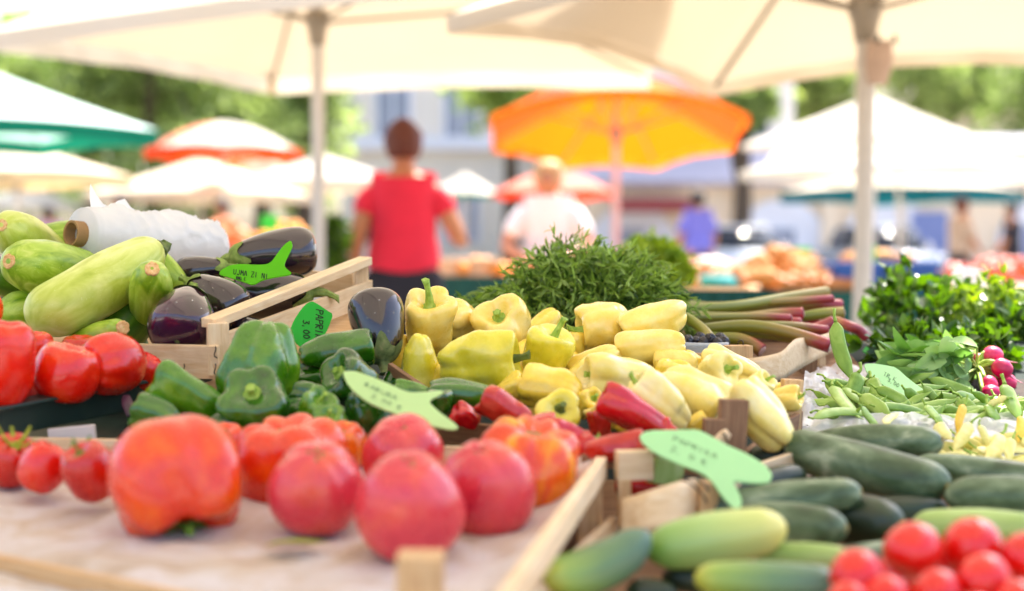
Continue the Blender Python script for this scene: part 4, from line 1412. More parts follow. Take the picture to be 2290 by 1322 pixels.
def mound(base, half_w, depth, height, n_sprigs, leaves, LL, WW, rnd, out=.06, stems=True, skew=0.0, hang=.5):
    """sprigs springing from the middle of the heap, bending over outward, leaves all along their outer part"""
    vs, fs, sv, sf = [], [], [], []
    for k in range(n_sprigs):
        a = rnd.uniform(0, 2 * math.pi)
        e = math.asin(rnd.uniform(.0, 1.0) ** .8)
        n = Vector((math.cos(a) * math.cos(e), math.sin(a) * math.cos(e), math.sin(e)))
        k_ = rnd.uniform(.70, .98) * (1 + .16 * noise.noise(n * 2.5))
        if rnd.random() < .05:
            k_ *= 1.10
        q = base + Vector((n.x * half_w, n.y * depth, n.z * height * (1 + skew * n.x))) * k_
        tan = (Vector((n.x, n.y, -.15)) + rvec(rnd) * .9).normalized()
        dd = (n * .7 + tan * .8 + Vector((0, 0, .25))).normalized()
        p = q - dd * out * .7
        step = out / leaves
        hg = rnd.uniform(.3, 1.5) * hang
        for j in range(leaves):
            p2 = p + dd * step
            if j % 3 == 0:
                stick_into(sv, sf, p, p + dd * step * 3, .0010, .0008, 4)
            p = p2
            dd = (dd + Vector((0, 0, -hg / leaves)) + rvec(rnd) * .06).normalized()
            lat = dd.cross(rvec(rnd)).normalized()
            ld = (dd * rnd.uniform(.5, 1.1) + lat * rnd.uniform(.45, .9)).normalized()
            t = j / leaves
            narrow_leaf(vs, fs, p, ld, LL * rnd.uniform(.6, 1.3) * (1 - .45 * t), WW * rnd.uniform(.7, 1.25), rnd.uniform(-.3, 1.0), rnd)
    return vs, fs, sv, sf


tb = empty('tarragon_bunch', P(1290, 720, 2.02), 'large leafy heap of fresh tarragon rising behind the yellow peppers', 'herbs')
b0 = P(1290, 745, 2.05)
vs, fs, sv, sf = mound(b0, .168, .13, .128, 560, 16, .027, .0040, rnd, .075, skew=.20)
wpart('leaves', mesh_from(vs, fs), MATS['tarragon'], tb, Matrix())['kind'] = 'stuff'
wpart('stems', mesh_from(sv, sf), MATS['pepper_stem'], tb, Matrix())['kind'] = 'stuff'
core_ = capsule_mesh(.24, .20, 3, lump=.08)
wpart('shade_core', core_, plain('shade_core', '#1b2b10', .9, var=.3, scale=90, bump_s=.6), tb, Matrix.Translation(b0 + Vector((0, 0, -.02))) @ Matrix.Rotation(R(90), 4, 'Y') @ Matrix.Scale(.86, 4))  # added dark solid, painting the shade inside the tarragon heap

pb = empty('parsley_bunch', P(1465, 640, 3.3), 'blurred light green bunch of parsley behind the tarragon heap', 'herbs')
vs, fs, sv, sf = mound(P(1458, 640, 3.3), .105, .09, .120, 240, 9, .024, .010, rnd, .05)
wpart('leaves', mesh_from(vs, fs), MATS['parsley'], pb, Matrix())['kind'] = 'stuff'
wpart('stems', mesh_from(sv, sf), MATS['pepper_stem'], pb, Matrix())['kind'] = 'stuff'
wpart('shade_core', capsule_mesh(.11, .09, 5, lump=.08), MATS['shade_core'], pb, Matrix.Translation(P(1458, 622, 3.3)))  # added dark solid for the inner shade of the parsley

# ------------------------------------------------------------------ rhubarb
length_mat('rhubarb', [(0.0, '#646a14'), (.45, '#7d7a22'), (.76, '#8f6e2e'), (.90, '#98322f'), (1.0, '#9c2230')], .38, .3, .3, 0)
length_mat('rhubarb_green', [(0.0, '#687516'), (.5, '#82862c'), (1.0, '#a08a44')], .4, .3, .3, 0)
length_mat('rhubarb_red', [(0.0, '#a89a48'), (.3, '#a4403c'), (1.0, '#8d1f33')], .36, .3, .3, 0)
skin_mat('rhubarb_cut', ['#d4a5a0', '#e3c3ba', '#ecd9cc'], 150, rough=.6)
RB = 'rhubarb stalks in the veneer basket'
for i, (pts, w, m_, lab) in enumerate([
    ([(1515, 694, 2.10), (1650, 684, 2.14), (1760, 665, 2.2), (1850, 652, 2.24)], 21, 'rhubarb_green', 'topmost rhubarb stalk rising to a tan cut end'),
    ([(1515, 690, 2.16), (1700, 688, 2.2), (1820, 681, 2.22), (1880, 686, 2.23)], 27, 'rhubarb', 'thick rhubarb stalk with a red foot under the topmost one'),
    ([(1510, 706, 2.08), (1650, 712, 2.1), (1740, 703, 2.12), (1795, 702, 2.12)], 23, 'rhubarb', 'rhubarb stalk with a wide pale cut face in the middle of the bundle'),
    ([(1540, 724, 2.06), (1640, 722, 2.08), (1730, 720, 2.1), (1790, 724, 2.1)], 22, 'rhubarb', 'rhubarb stalk with a red foot below the pale cut face'),
    ([(1560, 738, 2.0), (1670, 730, 1.98), (1760, 744, 1.96), (1856, 774, 1.94)], 25, 'rhubarb', 'rhubarb stalk bending down over the basket edge, nearest of all'),
    ([(1770, 742, 2.1), (1820, 738, 2.1), (1865, 722, 2.1)], 25, 'rhubarb_red', 'short maroon rhubarb piece curving up by the green bean'),
    ([(1790, 709, 2.16), (1840, 702, 2.16), (1886, 700, 2.16)], 22, 'rhubarb_green', 'yellow green rhubarb stalk end beside the red foot'),
    ([(1868, 716, 2.12), (1900, 730, 2.1), (1922, 740, 2.1), (1938, 758, 2.1)], 20, 'rhubarb_red', 'maroon rhubarb end sticking out past the basket with water drops'),
    ([(1512, 700, 1.98), (1545, 716, 1.95), (1575, 740, 1.92), (1592, 765, 1.90)], 21, 'rhubarb_green', 'pale green rhubarb leaf stalk slanting down to the blackberries'),
    ([(1580, 760, 1.98), (1640, 757, 1.97), (1680, 768, 1.96), (1704, 785, 1.95)], 24, 'rhubarb', 'rhubarb stalk with a dark red foot low in the basket'),
    ([(1530, 714, 2.2), (1700, 716, 2.22), (1830, 716, 2.22)], 24, 'rhubarb', 'rhubarb stalk in the middle of the bundle, mostly covered'),
    ([(1540, 745, 2.14), (1700, 744, 2.16), (1800, 752, 2.16)], 26, 'rhubarb', 'rhubarb stalk in the shade at the bottom of the bundle'),
    ([(1520, 688, 2.13), (1700, 678, 2.17), (1862, 668, 2.2)], 15, 'rhubarb', 'slim rhubarb stalk just below the topmost one'),
    ([(1530, 712, 2.04), (1690, 708, 2.07), (1768, 712, 2.08)], 15, 'rhubarb', 'slim rhubarb stalk ending short under the wide pale cut face'),
    ([(1560, 750, 1.99), (1680, 746, 1.99), (1790, 760, 1.98)], 17, 'rhubarb_green', 'thin green rhubarb stalk below the bending one'),
    ([(1640, 728, 2.03), (1760, 728, 2.05), (1850, 738, 2.06)], 16, 'rhubarb', 'thin rhubarb stalk with a red end behind the bending one'),
    ([(1520, 680, 2.24), (1650, 694, 2.26), (1800, 694, 2.26)], 22, 'rhubarb_green', 'green rhubarb stalk at the back of the bundle')]):
    w3 = [P(*p) for p in pts]
    cen = sum(w3, Vector()) / len(w3)
    rad = S(w, w3[0].y) / 2
    me = tube([p - cen for p in w3], [rad * .85] + [rad] * (len(w3) - 2) + [rad * 1.1], 14, 26, 7, .05, 1.15)
    o = link('rhubarb_stalk', me, MATS[m_], M=Matrix.Translation(cen))
    tag(o, lab, 'rhubarb', RB)
    e = (w3[-1] - w3[-2]).normalized()
    rows = [[(rad * 1.12 * k * math.cos(2 * math.pi * j / 16), rad * k * math.sin(2 * math.pi * j / 16), z) for j in range(16)] for k, z in ((1.02, 0), (.7, .0012), (.3, .0012))]
    v2, f2 = grid_lathe(rows, close_top=False)
    c = link('cut_face', mesh_from(v2, [f[::-1] for f in f2]), MATS['rhubarb_cut'], o)
    c.matrix_local = frame(w3[-1] - cen + e * .0006, e)

vb = empty('veneer_basket', P(1760, 820, 2.0), 'pale bent veneer basket holding the rhubarb stalks', 'basket')
strip([P(1640, 802, 1.84), P(1690, 800, 1.83), P(1745, 788, 1.85), P(1768, 768, 1.88), P(1785, 757, 1.92), P(1830, 752, 2.0), P(1880, 735, 2.1)],
      [P(1640, 862, 1.83), P(1690, 858, 1.82), P(1745, 850, 1.84), P(1770, 838, 1.87), P(1790, 825, 1.91), P(1835, 800, 1.99), P(1882, 780, 2.09)], .003, MATS['wood'], 'veneer_side', vb, steps=40)
plank('corner_post', vb, P(1808, 800, 1.99), P(1806, 872, 1.99), Vector((1, 0, 0)), .022, .018, WDK)
plank('corner_post', vb, P(1836, 792, 2.03), P(1836, 870, 2.03), Vector((1, 0, 0)), .010, .018, WD)
plank('bottom_rail', vb, P(1690, 868, 1.86), P(1812, 852, 2.0), PN, .016, .010, WDK)
plank('back_board', vb, P(1500, 745, 2.3), P(1880, 725, 2.3), PN, .06, .006, WDM)
wpart('bottom_board', box_mesh(.30, .42, .006, .002), WDK, vb, Matrix.Translation(P(1680, 800, 2.06) + Vector((0, 0, -.005))) @ Matrix.Rotation(.19, 4, 'X'))
for u, v, d in ((1802, 800, 1.955), (1862, 770, 2.05)):
    wpart('staple', tube([P(u, v - 14, d), P(u - 2, v, d - .004), P(u + 3, v + 14, d - .003)], .0009, 6, 8), MATS['wire'], vb, Matrix())

# blackberries
pn = empty('berry_punnet', P(1580, 790, 1.86), 'clear plastic punnet of blackberries with a pale rim, behind the yellow peppers', 'punnet')
film_mat('clear_plastic', .45, '#dfe6ee', .08, .2)
wpart('rim', tube([P(1525, 770, 1.84), P(1580, 772, 1.83), P(1628, 770, 1.84)], .0028, 8, 14), MATS['clear_plastic'], pn, Matrix())
strip([P(1525, 770, 1.842), P(1580, 773, 1.832), P(1626, 771, 1.842)], [P(1528, 800, 1.842), P(1580, 806, 1.834), P(1624, 803, 1.842)], .001, MATS['clear_plastic'], 'punnet_wall', pn, steps=12)
plain('blackberry', '#15131f', .25, var=.4, scale=300)


def berry_mesh(r, seed):
    bm = bmesh.new()
    bmesh.ops.create_icosphere(bm, subdivisions=4, radius=1)
    cs = []
    kk = 46
    for i in range(kk):
        z = 1 - 2 * (i + .5) / kk
        a = i * 2.39996 + seed
        cs.append(Vector((math.sqrt(1 - z * z) * math.cos(a), math.sqrt(1 - z * z) * math.sin(a), z)))
    for v in bm.verts:
        n = v.co.normalized()
        dd = max(n.dot(c) for c in cs)
        an = math.acos(min(1, dd)) / .30
        v.co = n * (r * (.82 + .22 * math.sqrt(max(0, 1 - min(1, an) ** 2))))
        v.co.z *= 1.12
    me = bpy.data.meshes.new('berry')
    bm.to_mesh(me)
    bm.free()
    me.polygons.foreach_set('use_smooth', [True] * len(me.polygons))
    return me


bme = berry_mesh(.0085, 1)
for i, (u, v, d) in enumerate([(1538, 764, 1.862), (1556, 766, 1.868), (1574, 768, 1.862), (1588, 760, 1.866), (1603, 769, 1.86), (1618, 767, 1.868), (1545, 782, 1.85), (1563, 784, 1.848), (1581, 786, 1.85), (1598, 785, 1.848), (1614, 784, 1.85), (1530, 775, 1.856), (1565, 758, 1.885), (1610, 758, 1.885)]):
    o = link('blackberry', bme, MATS['blackberry'], M=Matrix.Translation(P(u, v, d)) @ Matrix.Rotation(i * 1.3, 4, 'X') @ Matrix.Rotation(i * .7, 4, 'Z'))
    tag(o, 'dark blackberry heaped in the clear punnet beside the rhubarb', 'blackberry', 'blackberries in the punnet')
bcr = empty('wooden_crate', P(1650, 800, 1.84), 'wooden crate corner with a wire loop between the blackberries and the veneer basket', 'crate', 'wooden produce crates')
plank('corner_post', bcr, P(1645, 772, 1.83), P(1645, 850, 1.83), Vector((1, .2, 0)), .027, .016, WDM)
plank('corner_post', bcr, P(1670, 772, 1.845), P(1670, 850, 1.845), Vector((1, .2, 0)), .010, .02, WDM)
wpart('wire_loop', tube([P(1650, 770, 1.83), P(1652, 763, 1.83), P(1658, 761, 1.83), P(1662, 766, 1.83), P(1662, 772, 1.83)], .0008, 6, 12), MATS['wire'], bcr, Matrix())
plank('side_board', bcr, P(1480, 812, 1.84), P(1640, 806, 1.835), PN, .024, .006, WDM)
plank('bottom_board', bcr, P(1480, 800, 1.90), P(1640, 800, 1.90), Vector((0, 1, .2)), .12, .005, WDK)

# ------------------------------------------------------------------ beans, box, film
BD = ['#668a34', '#7fa044', '#9cb862']
skin_mat('bean', BD, 30, stretch=(.5, 1, 1), rough=.42, coat=.15, bump_s=.1)
skin_mat('bean_light', ['#7a9c44', '#93b158', '#adc578'], 30, stretch=(.5, 1, 1), rough=.42, coat=.15, bump_s=.1)
skin_mat('wax_bean', ['#d9cf72', '#e8df92', '#efe9b4'], 30, stretch=(.5, 1, 1), rough=.42, coat=.15)
skin_mat('wax_bean_ripe', ['#dfae3e', '#ecc455', '#f1d778'], 30, stretch=(.5, 1, 1), rough=.42, coat=.15)
bx = empty('bean_box', P(2050, 900, 1.75), 'shallow box lined with clear plastic film, full of flat green beans', 'box')
wpart('bottom_board', box_mesh(.42, .42, .006, .002), MATS['gap_shade'], bx, Matrix.Translation(P(2060, 930, 1.72) + Vector((.03, .03, -.02))) @ Matrix.Rotation(.19, 4, 'X'))  # box floor painted dark for the shade under the beans


def crumple(corners, nx, ny, amp, m, name, parent, seed=0, sag=0.0):
    a, b_, c, d = corners
    vs, fs = [], []
    nrm = (b_ - a).cross(d - a).normalized()
    for j in range(ny):
        for i in range(nx):
            s, t = i / (nx - 1), j / (ny - 1)
            p = (a * (1 - s) + b_ * s) * (1 - t) + (d * (1 - s) + c * s) * t
            q = p * 22 + Vector((seed, 0, 0))
            f = (abs(noise.noise(q)) * 1.2 + abs(noise.noise(q * 2.3)) * .7 + abs(noise.noise(q * 5)) * .3 - .5) * amp
            vs.append(p + nrm * f + Vector((0, 0, -sag * math.sin(math.pi * s) * math.sin(math.pi * t))))
    for j in range(ny - 1):
        for i in range(nx - 1):
            k = j * nx + i
            fs.append((k, k + 1, k + nx + 1, k + nx))
    return wpart(name, mesh_from(vs, fs), m, parent, Matrix())


crumple([P(1785, 955, 1.585), P(1850, 955, 1.60), P(1872, 845, 1.86), P(1800, 832, 1.86)], 40, 46, .014, MATS['film_clear'], 'film_fold', bx, 3)
crumple([P(1790, 975, 1.57), P(2360, 1000, 1.52), P(2360, 925, 1.60), P(1800, 925, 1.62)], 90, 24, .010, MATS['film_clear'], 'film_fold', bx, 9)
crumple([P(1815, 862, 1.90), P(1990, 838, 1.96), P(1990, 818, 2.02), P(1825, 820, 2.0)], 40, 20, .016, MATS['film_clear'], 'film_fold', bx, 17)

rnd = random.Random(5)
BG = 'flat green beans in the film lined box'


def bean(p1, p2, Wpx, m, seed, label, group, name='green_bean', bend=.1, roll=None):
    d = ((p1 + p2) / 2).y
    L = (p2 - p1).length
    x = (p2 - p1).normalized()
    h = Vector((0, -1, .25))
    z = (h - x * h.dot(x)).normalized()
    y = z.cross(x)
    M = Matrix(((x.x, y.x, z.x, 0), (x.y, y.y, z.y, 0), (x.z, y.z, z.z, 0), (0, 0, 0, 1)))
    M = Matrix.Translation((p1 + p2) / 2) @ M @ Matrix.Rotation(roll if roll is not None else (seed * .9) % 1.2 - .6, 4, 'X')
    ob = link(name, bean_mesh(L, S(Wpx, d), seed, bend), MATS[m], M=M)
    tag(ob, label, 'bean', group)
    link('stalk', bean_stalk(L, S(Wpx, d), seed), MATS['pepper_stem'], ob)
    return ob


B_ = [((1868, 718, 1.80), (1912, 858, 1.76), 34, 'bean', 'single green bean standing upright against the rhubarb'),
      ((1920, 832, 1.72), (1885, 905, 1.70), 36, 'bean', 'short green bean leaning at the foot of the upright one'),
      ((1862, 862, 1.68), (1925, 938, 1.60), 36, 'bean_light', 'broad light green bean nearest the film fold'),
      ((1885, 866, 1.70), (1950, 915, 1.66), 30, 'bean', 'green bean lying behind the broad light one'),
      ((1922, 885, 1.66), (1995, 935, 1.60), 34, 'bean_light', 'plump green bean pointing at the front edge of the box'),
      ((1958, 868, 1.68), (2045, 915, 1.66), 26, 'bean', 'green bean with a brown tip crossing under the mint tag'),
      ((2014, 930, 1.62), (2205, 940, 1.60), 26, 'bean_light', 'longest green bean stretched along the front edge of the box'),
      ((2070, 905, 1.60), (2112, 950, 1.58), 28, 'bean', 'green bean with its sharp tip sticking up'),
      ((2085, 890, 1.70), (2190, 905, 1.70), 34, 'bean_light', 'flat green bean just below the radish leaves'),
      ((2150, 890, 1.66), (2195, 935, 1.64), 24, 'bean_light', 'green bean slanting beside the ripe yellow bean'),
      ((2246, 858, 1.62), (2282, 945, 1.58), 40, 'bean', 'fat green bean standing up at the photo edge'),
      ((2210, 905, 1.60), (2232, 948, 1.58), 38, 'bean', 'broken green bean upright beside the wax beans'),
      ((1948, 845, 1.74), (1975, 895, 1.70), 34, 'bean', 'green bean hanging over the edge of the mint tag')]
for i, (a, b_, w, m_, lab) in enumerate(B_):
    bean(P(*a), P(*b_), w, m_, i + 1, lab, BG, bend=.08 if i != 6 else .02)
for i in range(92):
    u, v = rnd.uniform(1870, 2310), rnd.uniform(862, 942)
    if u > 2165 and v < 908:
        v = 908 + (v - 862) * .7
    if u < 1900 and v < 880:
        v += 20
    d = 1.58 + (945 - v) * .0022 + rnd.uniform(0, .04)
    a = rnd.uniform(-70, 70)
    ln = rnd.uniform(90, 165)
    du, dv = math.cos(R(a)) * ln, math.sin(R(a)) * ln * .55
    bean(P(u - du / 2, v - dv / 2, d + rnd.uniform(-.03, .05)), P(u + du / 2, v + dv / 2, d + rnd.uniform(-.03, .03)), rnd.uniform(18, 26), rnd.choice(['bean', 'bean_light']), 40 + i, 'flat green bean lying among the others in the plastic lined box', 'green beans lying in the box', bend=.12)

wb = empty('wax_bean_box', P(2230, 1050, 1.50), 'white film lined box of yellow wax beans standing in the sun', 'box')
crumple([P(2060, 1085, 1.42), P(2420, 1110, 1.36), P(2420, 985, 1.56), P(2070, 985, 1.58)], 60, 40, .008, MATS['film_white'], 'film_sheet', wb, 23)
plank('front_board', wb, P(2060, 1085, 1.425), P(2420, 1105, 1.37), PN, .03, .006, WD)
WB = 'yellow wax beans on the white film'
for i, (a, b_, w, m_, lab) in enumerate([
    ((2158, 905, 1.54), (2140, 975, 1.52), 28, 'wax_bean_ripe', 'ripe orange yellow bean standing upright by the green beans'),
    ((2172, 945, 1.50), (2130, 1010, 1.48), 28, 'wax_bean', 'wax bean leaning against the ripe orange one'),
    ((2095, 945, 1.52), (2130, 985, 1.50), 30, 'wax_bean', 'wax bean with a thin brown string, nearest the dark cucumbers'),
    ((2190, 950, 1.51), (2205, 1000, 1.50), 22, 'wax_bean', 'upright wax bean between the pointed ones'),
    ((1978, 950, 1.52), (2012, 925, 1.54), 20, 'wax_bean', 'single pale bean stranded on the film behind the cucumbers'),
    ((2240, 970, 1.50), (2200, 1030, 1.47), 34, 'wax_bean', 'broad wax bean with a sharp upward tip'),
    ((2285, 930, 1.54), (2275, 990, 1.52), 24, 'wax_bean_ripe', 'upright yellow bean at the photo edge'),
    ((2265, 980, 1.48), (2255, 1040, 1.46), 28, 'wax_bean', 'greenish wax bean pointing up near the photo edge'),
    ((2255, 890, 1.60), (2200, 915, 1.60), 20, 'wax_bean', 'white bean lying across the green beans')]):
    bean(P(*a), P(*b_), w, m_, 100 + i, lab, WB, 'wax_bean', .10)
for i in range(44):
    u, v = rnd.uniform(2090, 2330), rnd.uniform(985, 1068)
    d = 1.40 + (1085 - v) * .0013 + rnd.uniform(0, .02)
    a = rnd.uniform(-40, 60)
    ln = rnd.uniform(70, 120)
    du, dv = math.cos(R(a)) * ln, math.sin(R(a)) * ln * .5
    bean(P(u - du / 2, v - dv / 2, d), P(u + du / 2, v + dv / 2, d - .01), rnd.uniform(20, 28), 'wax_bean', 140 + i, 'pale yellow wax bean lying among the others in the sun', 'wax beans lying in the box', 'wax_bean', .12)
px_tag([(1931, 816), (1953, 815), (1980, 819), (2004, 824), (2032, 850), (2074, 880), (2099, 908), (2085, 912), (2046, 891), (2015, 892), (1970, 860), (1940, 838)],
       P(2010, 860, 1.74), (-.05, -.50, .86), MATS['tag_mint'], .0016, 'toothed mint green price tag lying on the green beans', [((1968, 836), (10, 5), (3, -8), 'STROK', 1.5), ((1985, 852), (9, 5.2), (3, -7), '3,00', 1.5)], MATS['ink_faint'], 'price tags')
px_tag([(1927, 788), (1935, 778), (1948, 774), (1976, 780), (2018, 797), (2004, 808), (1959, 798)], P(1965, 790, 2.08), (0, -.6, .8), MATS['tag_green'], .0016, 'bright green price tag in the shade under the dark basil', [((1945, 788), (8, 2), (1, -5), 'BA', 1.2)], MATS['ink'], 'price tags')

# ------------------------------------------------------------------ radishes
skin_mat('radish', ['#a81848', '#c22458', '#d33f6c'], 14, rough=.35, coat=.2)
skin_mat('radish_tail', ['#c24a70', '#d98aa0', '#e6b7c2'], 40, rough=.5)
skin_mat('radish_stalk', ['#7c9440', '#9fb15c', '#bcc985'], 40, stretch=(1, 1, .3), rough=.5)
rb_ = empty('radish_bunch', P(2190, 850, 1.92), 'bunch of pink radishes tied with its drooping green leaves', 'radishes')
knot = P(2185, 822, 1.92)
for i, (u, v, d, r, tu, tv) in enumerate([(2220, 795, 1.92, 21, 2272, 815), (2240, 823, 1.90, 22, 2282, 860), (2250, 855, 1.92, 21, 2295, 885), (2212, 858, 1.88, 18, 2230, 880), (2216, 880, 1.86, 21, 2262, 890), (2190, 806, 1.96, 14, 2185, 800), (2282, 875, 1.94, 16, 2300, 890)]):
    c = P(u, v, d)
    r_ = S(r, d)
    ax_ = (P(tu, tv, d) - c).normalized()
    ob = wpart('radish', tomato_mesh(2 * r_, 2.1 * r_, 500 + i, 3, .01, .05, [(0, 1), (.3, .96), (.6, .8), (.85, .5), (1, .05), (.95, -.4), (.75, -.78), (.4, -1.0), (.12, -1.15), (0, -1.2)]), MATS['radish'], rb_, frame(c, -ax_))
    tl = tube([Vector((0, 0, -r_ * 1.1)), Vector((r_ * .1, 0, -r_ * 1.7)), Vector((r_ * .5, r_ * .2, -r_ * 2.6))], [r_ * .16, r_ * .08, r_ * .02], 8, 9)
    t = link('root_tail', tl, MATS['radish_tail'])
    t.parent = ob
    p = c - ax_ * r_ * .9
    for k in range(2):
        wpart('leaf_stalk', tube([p, p.lerp(knot, .5) + Vector((0, 0, .005 * k)), knot + rvec(rnd) * .006], [.0028, .003, .0025], 7, 8), MATS['radish_stalk'], rb_, Matrix())
vs, fs, sv, sf = [], [], [], []
for i in range(230):
    t = rnd.uniform(0, 1)
    p = P(2180 - 160 * t + rnd.uniform(-15, 15), 812 + rnd.uniform(-45, 62) * (1 - .3 * t) + 10 * t, 1.90 + rnd.uniform(-.07, .08))
    dr = (Vector((-1, rnd.uniform(-.8, .3), rnd.uniform(-.5, .55)))).normalized()
    leaf_into(vs, fs, p, dr, rvec(rnd), rnd.uniform(.025, .055), rnd.uniform(.018, .034), rnd.uniform(-.6, .4), 5, .35)
    if i % 3 == 0:
        stick_into(sv, sf, p, knot, .0012, .0018)
for q in ([(2150, 840, 1.9), (2080, 780, 1.9), (2010, 815, 1.88)], [(2160, 830, 1.92), (2105, 768, 1.92), (2135, 785, 1.9)]):
    me = tube([P(*a) for a in q], [.0022, .0026, .0018], 8, 14)
    wpart('leaf_stalk', me, MATS['radish_stalk'], rb_, Matrix())
wpart('leaves', mesh_from(vs, fs), MATS['radish_leaf'], rb_, Matrix())['kind'] = 'stuff'
wpart('stems', mesh_from(sv, sf), MATS['radish_stalk'], rb_, Matrix())['kind'] = 'stuff'

# ------------------------------------------------------------------ basil and mint
def leafy(name, label, cen, rx, ry, rz, n, LL, WW, m, core_m, rnd, up=.25, cat='herbs', gap=0.0):
    e = empty(name, cen - Vector((0, 0, rz)), label, cat, 'bunches of potted herbs')
    vs, fs, sv, sf = [], [], [], []
    root = cen - Vector((0, 0, rz))
    for i in range(n):
        q = rvec(rnd) * rnd.uniform(.35, 1.0) ** .6
        bump_ = 1 + .22 * noise.noise(q * 2.4 + cen)
        p = cen + Vector((q.x * rx, q.y * ry, q.z * rz)) * bump_
        dr = (q + rvec(rnd) * .8 + Vector((0, 0, up))).normalized()
        for k in range(rnd.choice([2, 3, 4])):
            dk = (dr + rvec(rnd) * .9).normalized()
            leaf_into(vs, fs, p, dk, rvec(rnd), LL * rnd.uniform(.5, 1.2), WW * rnd.uniform(.6, 1.2), rnd.uniform(-.5, .2), 4, .3)
        if i % 5 == 0:
            stick_into(sv, sf, root + Vector((q.x * rx * .2, q.y * ry * .2, 0)), p, .0022, .0012)
    wpart('leaves', mesh_from(vs, fs), m, e, Matrix())['kind'] = 'stuff'
    wpart('stems', mesh_from(sv, sf), MATS['radish_stalk'], e, Matrix())['kind'] = 'stuff'
    return e


rnd = random.Random(21)
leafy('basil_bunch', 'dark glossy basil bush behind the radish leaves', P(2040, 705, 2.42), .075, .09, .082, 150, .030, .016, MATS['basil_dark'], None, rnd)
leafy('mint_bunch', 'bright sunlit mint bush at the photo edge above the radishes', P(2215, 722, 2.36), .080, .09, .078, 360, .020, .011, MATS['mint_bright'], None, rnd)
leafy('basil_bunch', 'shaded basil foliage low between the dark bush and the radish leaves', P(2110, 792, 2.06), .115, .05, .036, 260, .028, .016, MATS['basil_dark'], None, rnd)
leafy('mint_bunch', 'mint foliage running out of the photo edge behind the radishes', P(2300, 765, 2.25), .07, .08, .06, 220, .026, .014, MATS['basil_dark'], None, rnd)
hs = empty('herb_stand', (.92, 2.52, 0), 'low stand under dark cloth carrying the basil and mint bushes', 'table')
wpart('stand_top', box_mesh(.86, .44, .03, .004), MATS['cloth_shaded'], hs, Matrix.Translation((.96, 2.52, .79)))
wpart('cloth_skirt', box_mesh(.86, .012, .78, .003), MATS['cloth_green'], hs, Matrix.Translation((.96, 2.294, .39)))
for sx in (.58, 1.34):
    wpart('leg', box_mesh(.04, .04, .77, .003), MATS['wood_mid'], hs, Matrix.Translation((sx, 2.5, .385)))
o = link('paper_sheet', mesh_from([(-.03, 0, -.02), (.035, 0, -.022), (.03, .02, .016), (-.01, .02, .026), (-.028, .015, .01)], [(0, 1, 2, 3, 4)], False), MATS['film_white'], M=Matrix.Translation(P(2168, 625, 2.55)))
tag(o, 'white paper scrap tucked behind the bright mint bush', 'paper')
# ------------------------------------------------------------------ ground
me = bpy.data.meshes.new('ground')
me.from_pydata([(-150, -60, 0), (150, -60, 0), (150, 220, 0), (-150, 220, 0)], [], [(0, 1, 2, 3)])
m, nt, b = new_mat('paving')
v_ = obj_coords(nt, jitter=False)
br = nt.nodes.new('ShaderNodeTexBrick')
br.inputs['Scale'].default_value = 1.6
br.inputs['Color1'].default_value = C('#857d73')
br.inputs['Color2'].default_value = C('#958d83')
br.inputs['Mortar'].default_value = C('#7d756b')
br.inputs['Mortar Size'].default_value = .012
nt.links.new(v_, br.inputs['Vector'])
nt.links.new(mixc(nt, br.outputs['Color'], C('#8b8378'), ramp(nt, [(.5, (0, 0, 0, 1)), (.75, (.6,) * 3 + (1,))], tex_noise(nt, v_, .8, 5)).outputs['Color']), b.inputs['Base Color'])
b.inputs['Roughness'].default_value = .85
structure(link('ground', me, m))

# ------------------------------------------------------------------ parasols
cloth_mat('canvas_cream', '#cfc0a9', .13, tcol='#e2cfb0')
cloth_mat('canvas_white', '#d2cdc3', .40, tcol='#dcd2bc')
cloth_mat('canvas_stall', '#d9d2c4', .16, tcol='#fbf0da')
cloth_mat('canvas_tan', '#d9c39a', .35, tcol='#d9bd88')
cloth_mat('canvas_green', '#0f6a55', .3, tcol='#0c7a5c')
cloth_mat('canvas_green_sheen', '#cfe3dd', .3, tcol='#a8d8c8')  # green canvas whose sheen is painted in as a pale tint
cloth_mat('canvas_red', '#ea3e1c', .4, tcol='#f8501a')
cloth_mat('canvas_orange', '#ee7a1e', .45, tcol='#ff8a1a')
cloth_mat('canvas_yellow', '#de7012', .5, tcol='#d06006')
cloth_mat('canvas_pink', '#e58a78', .4, tcol='#f09a80')
cloth_mat('canvas_teal', '#17606a', .25, tcol='#17707a')
plain('pole_paint', '#c6c0b8', .45, var=.06)
plain('pole_pink', '#d8b3a8', .5, var=.06)
plain('hub_grey', '#8d8374', .5, var=.1)


def canopy_mesh(corners, apex, sag, scoop, idx, bands=None, n=9):
    vs, fs, mi = [], [], []
    k = len(corners)
    for i in range(k):
        a, b_ = corners[i], corners[(i + 1) % k]
        base = len(vs)
        for r in range(n + 1):
            t = r / n
            for c in range(n + 1):
                s = c / n
                e = a.lerp(b_, s) + Vector((0, 0, scoop * math.sin(math.pi * s)))
                e = e.lerp(Vector((apex.x, apex.y, e.z)), .35 * scoop * math.sin(math.pi * s) / max(.3, (a - b_).length))
                p = apex.lerp(e, t)
                p.z -= sag * math.sin(math.pi * t) * (.35 + .65 * math.sin(math.pi * s))
                vs.append(p)
        for r in range(n):
            for c in range(n):
                q = base + r * (n + 1) + c
                fs.append((q, q + n + 1, q + n + 2, q + 1))
                mi.append(idx[i % len(idx)] if bands is None or r < bands[0] else bands[1][i % len(bands[1])])
    me = mesh_from(vs, fs)
    me.polygons.foreach_set('material_index', mi)
    bm = bmesh.new()
    bm.from_mesh(me)
    bmesh.ops.remove_doubles(bm, verts=bm.verts, dist=.0005)
    bmesh.ops.recalc_face_normals(bm, faces=bm.faces)
    bm.to_mesh(me)
    bm.free()
    return me


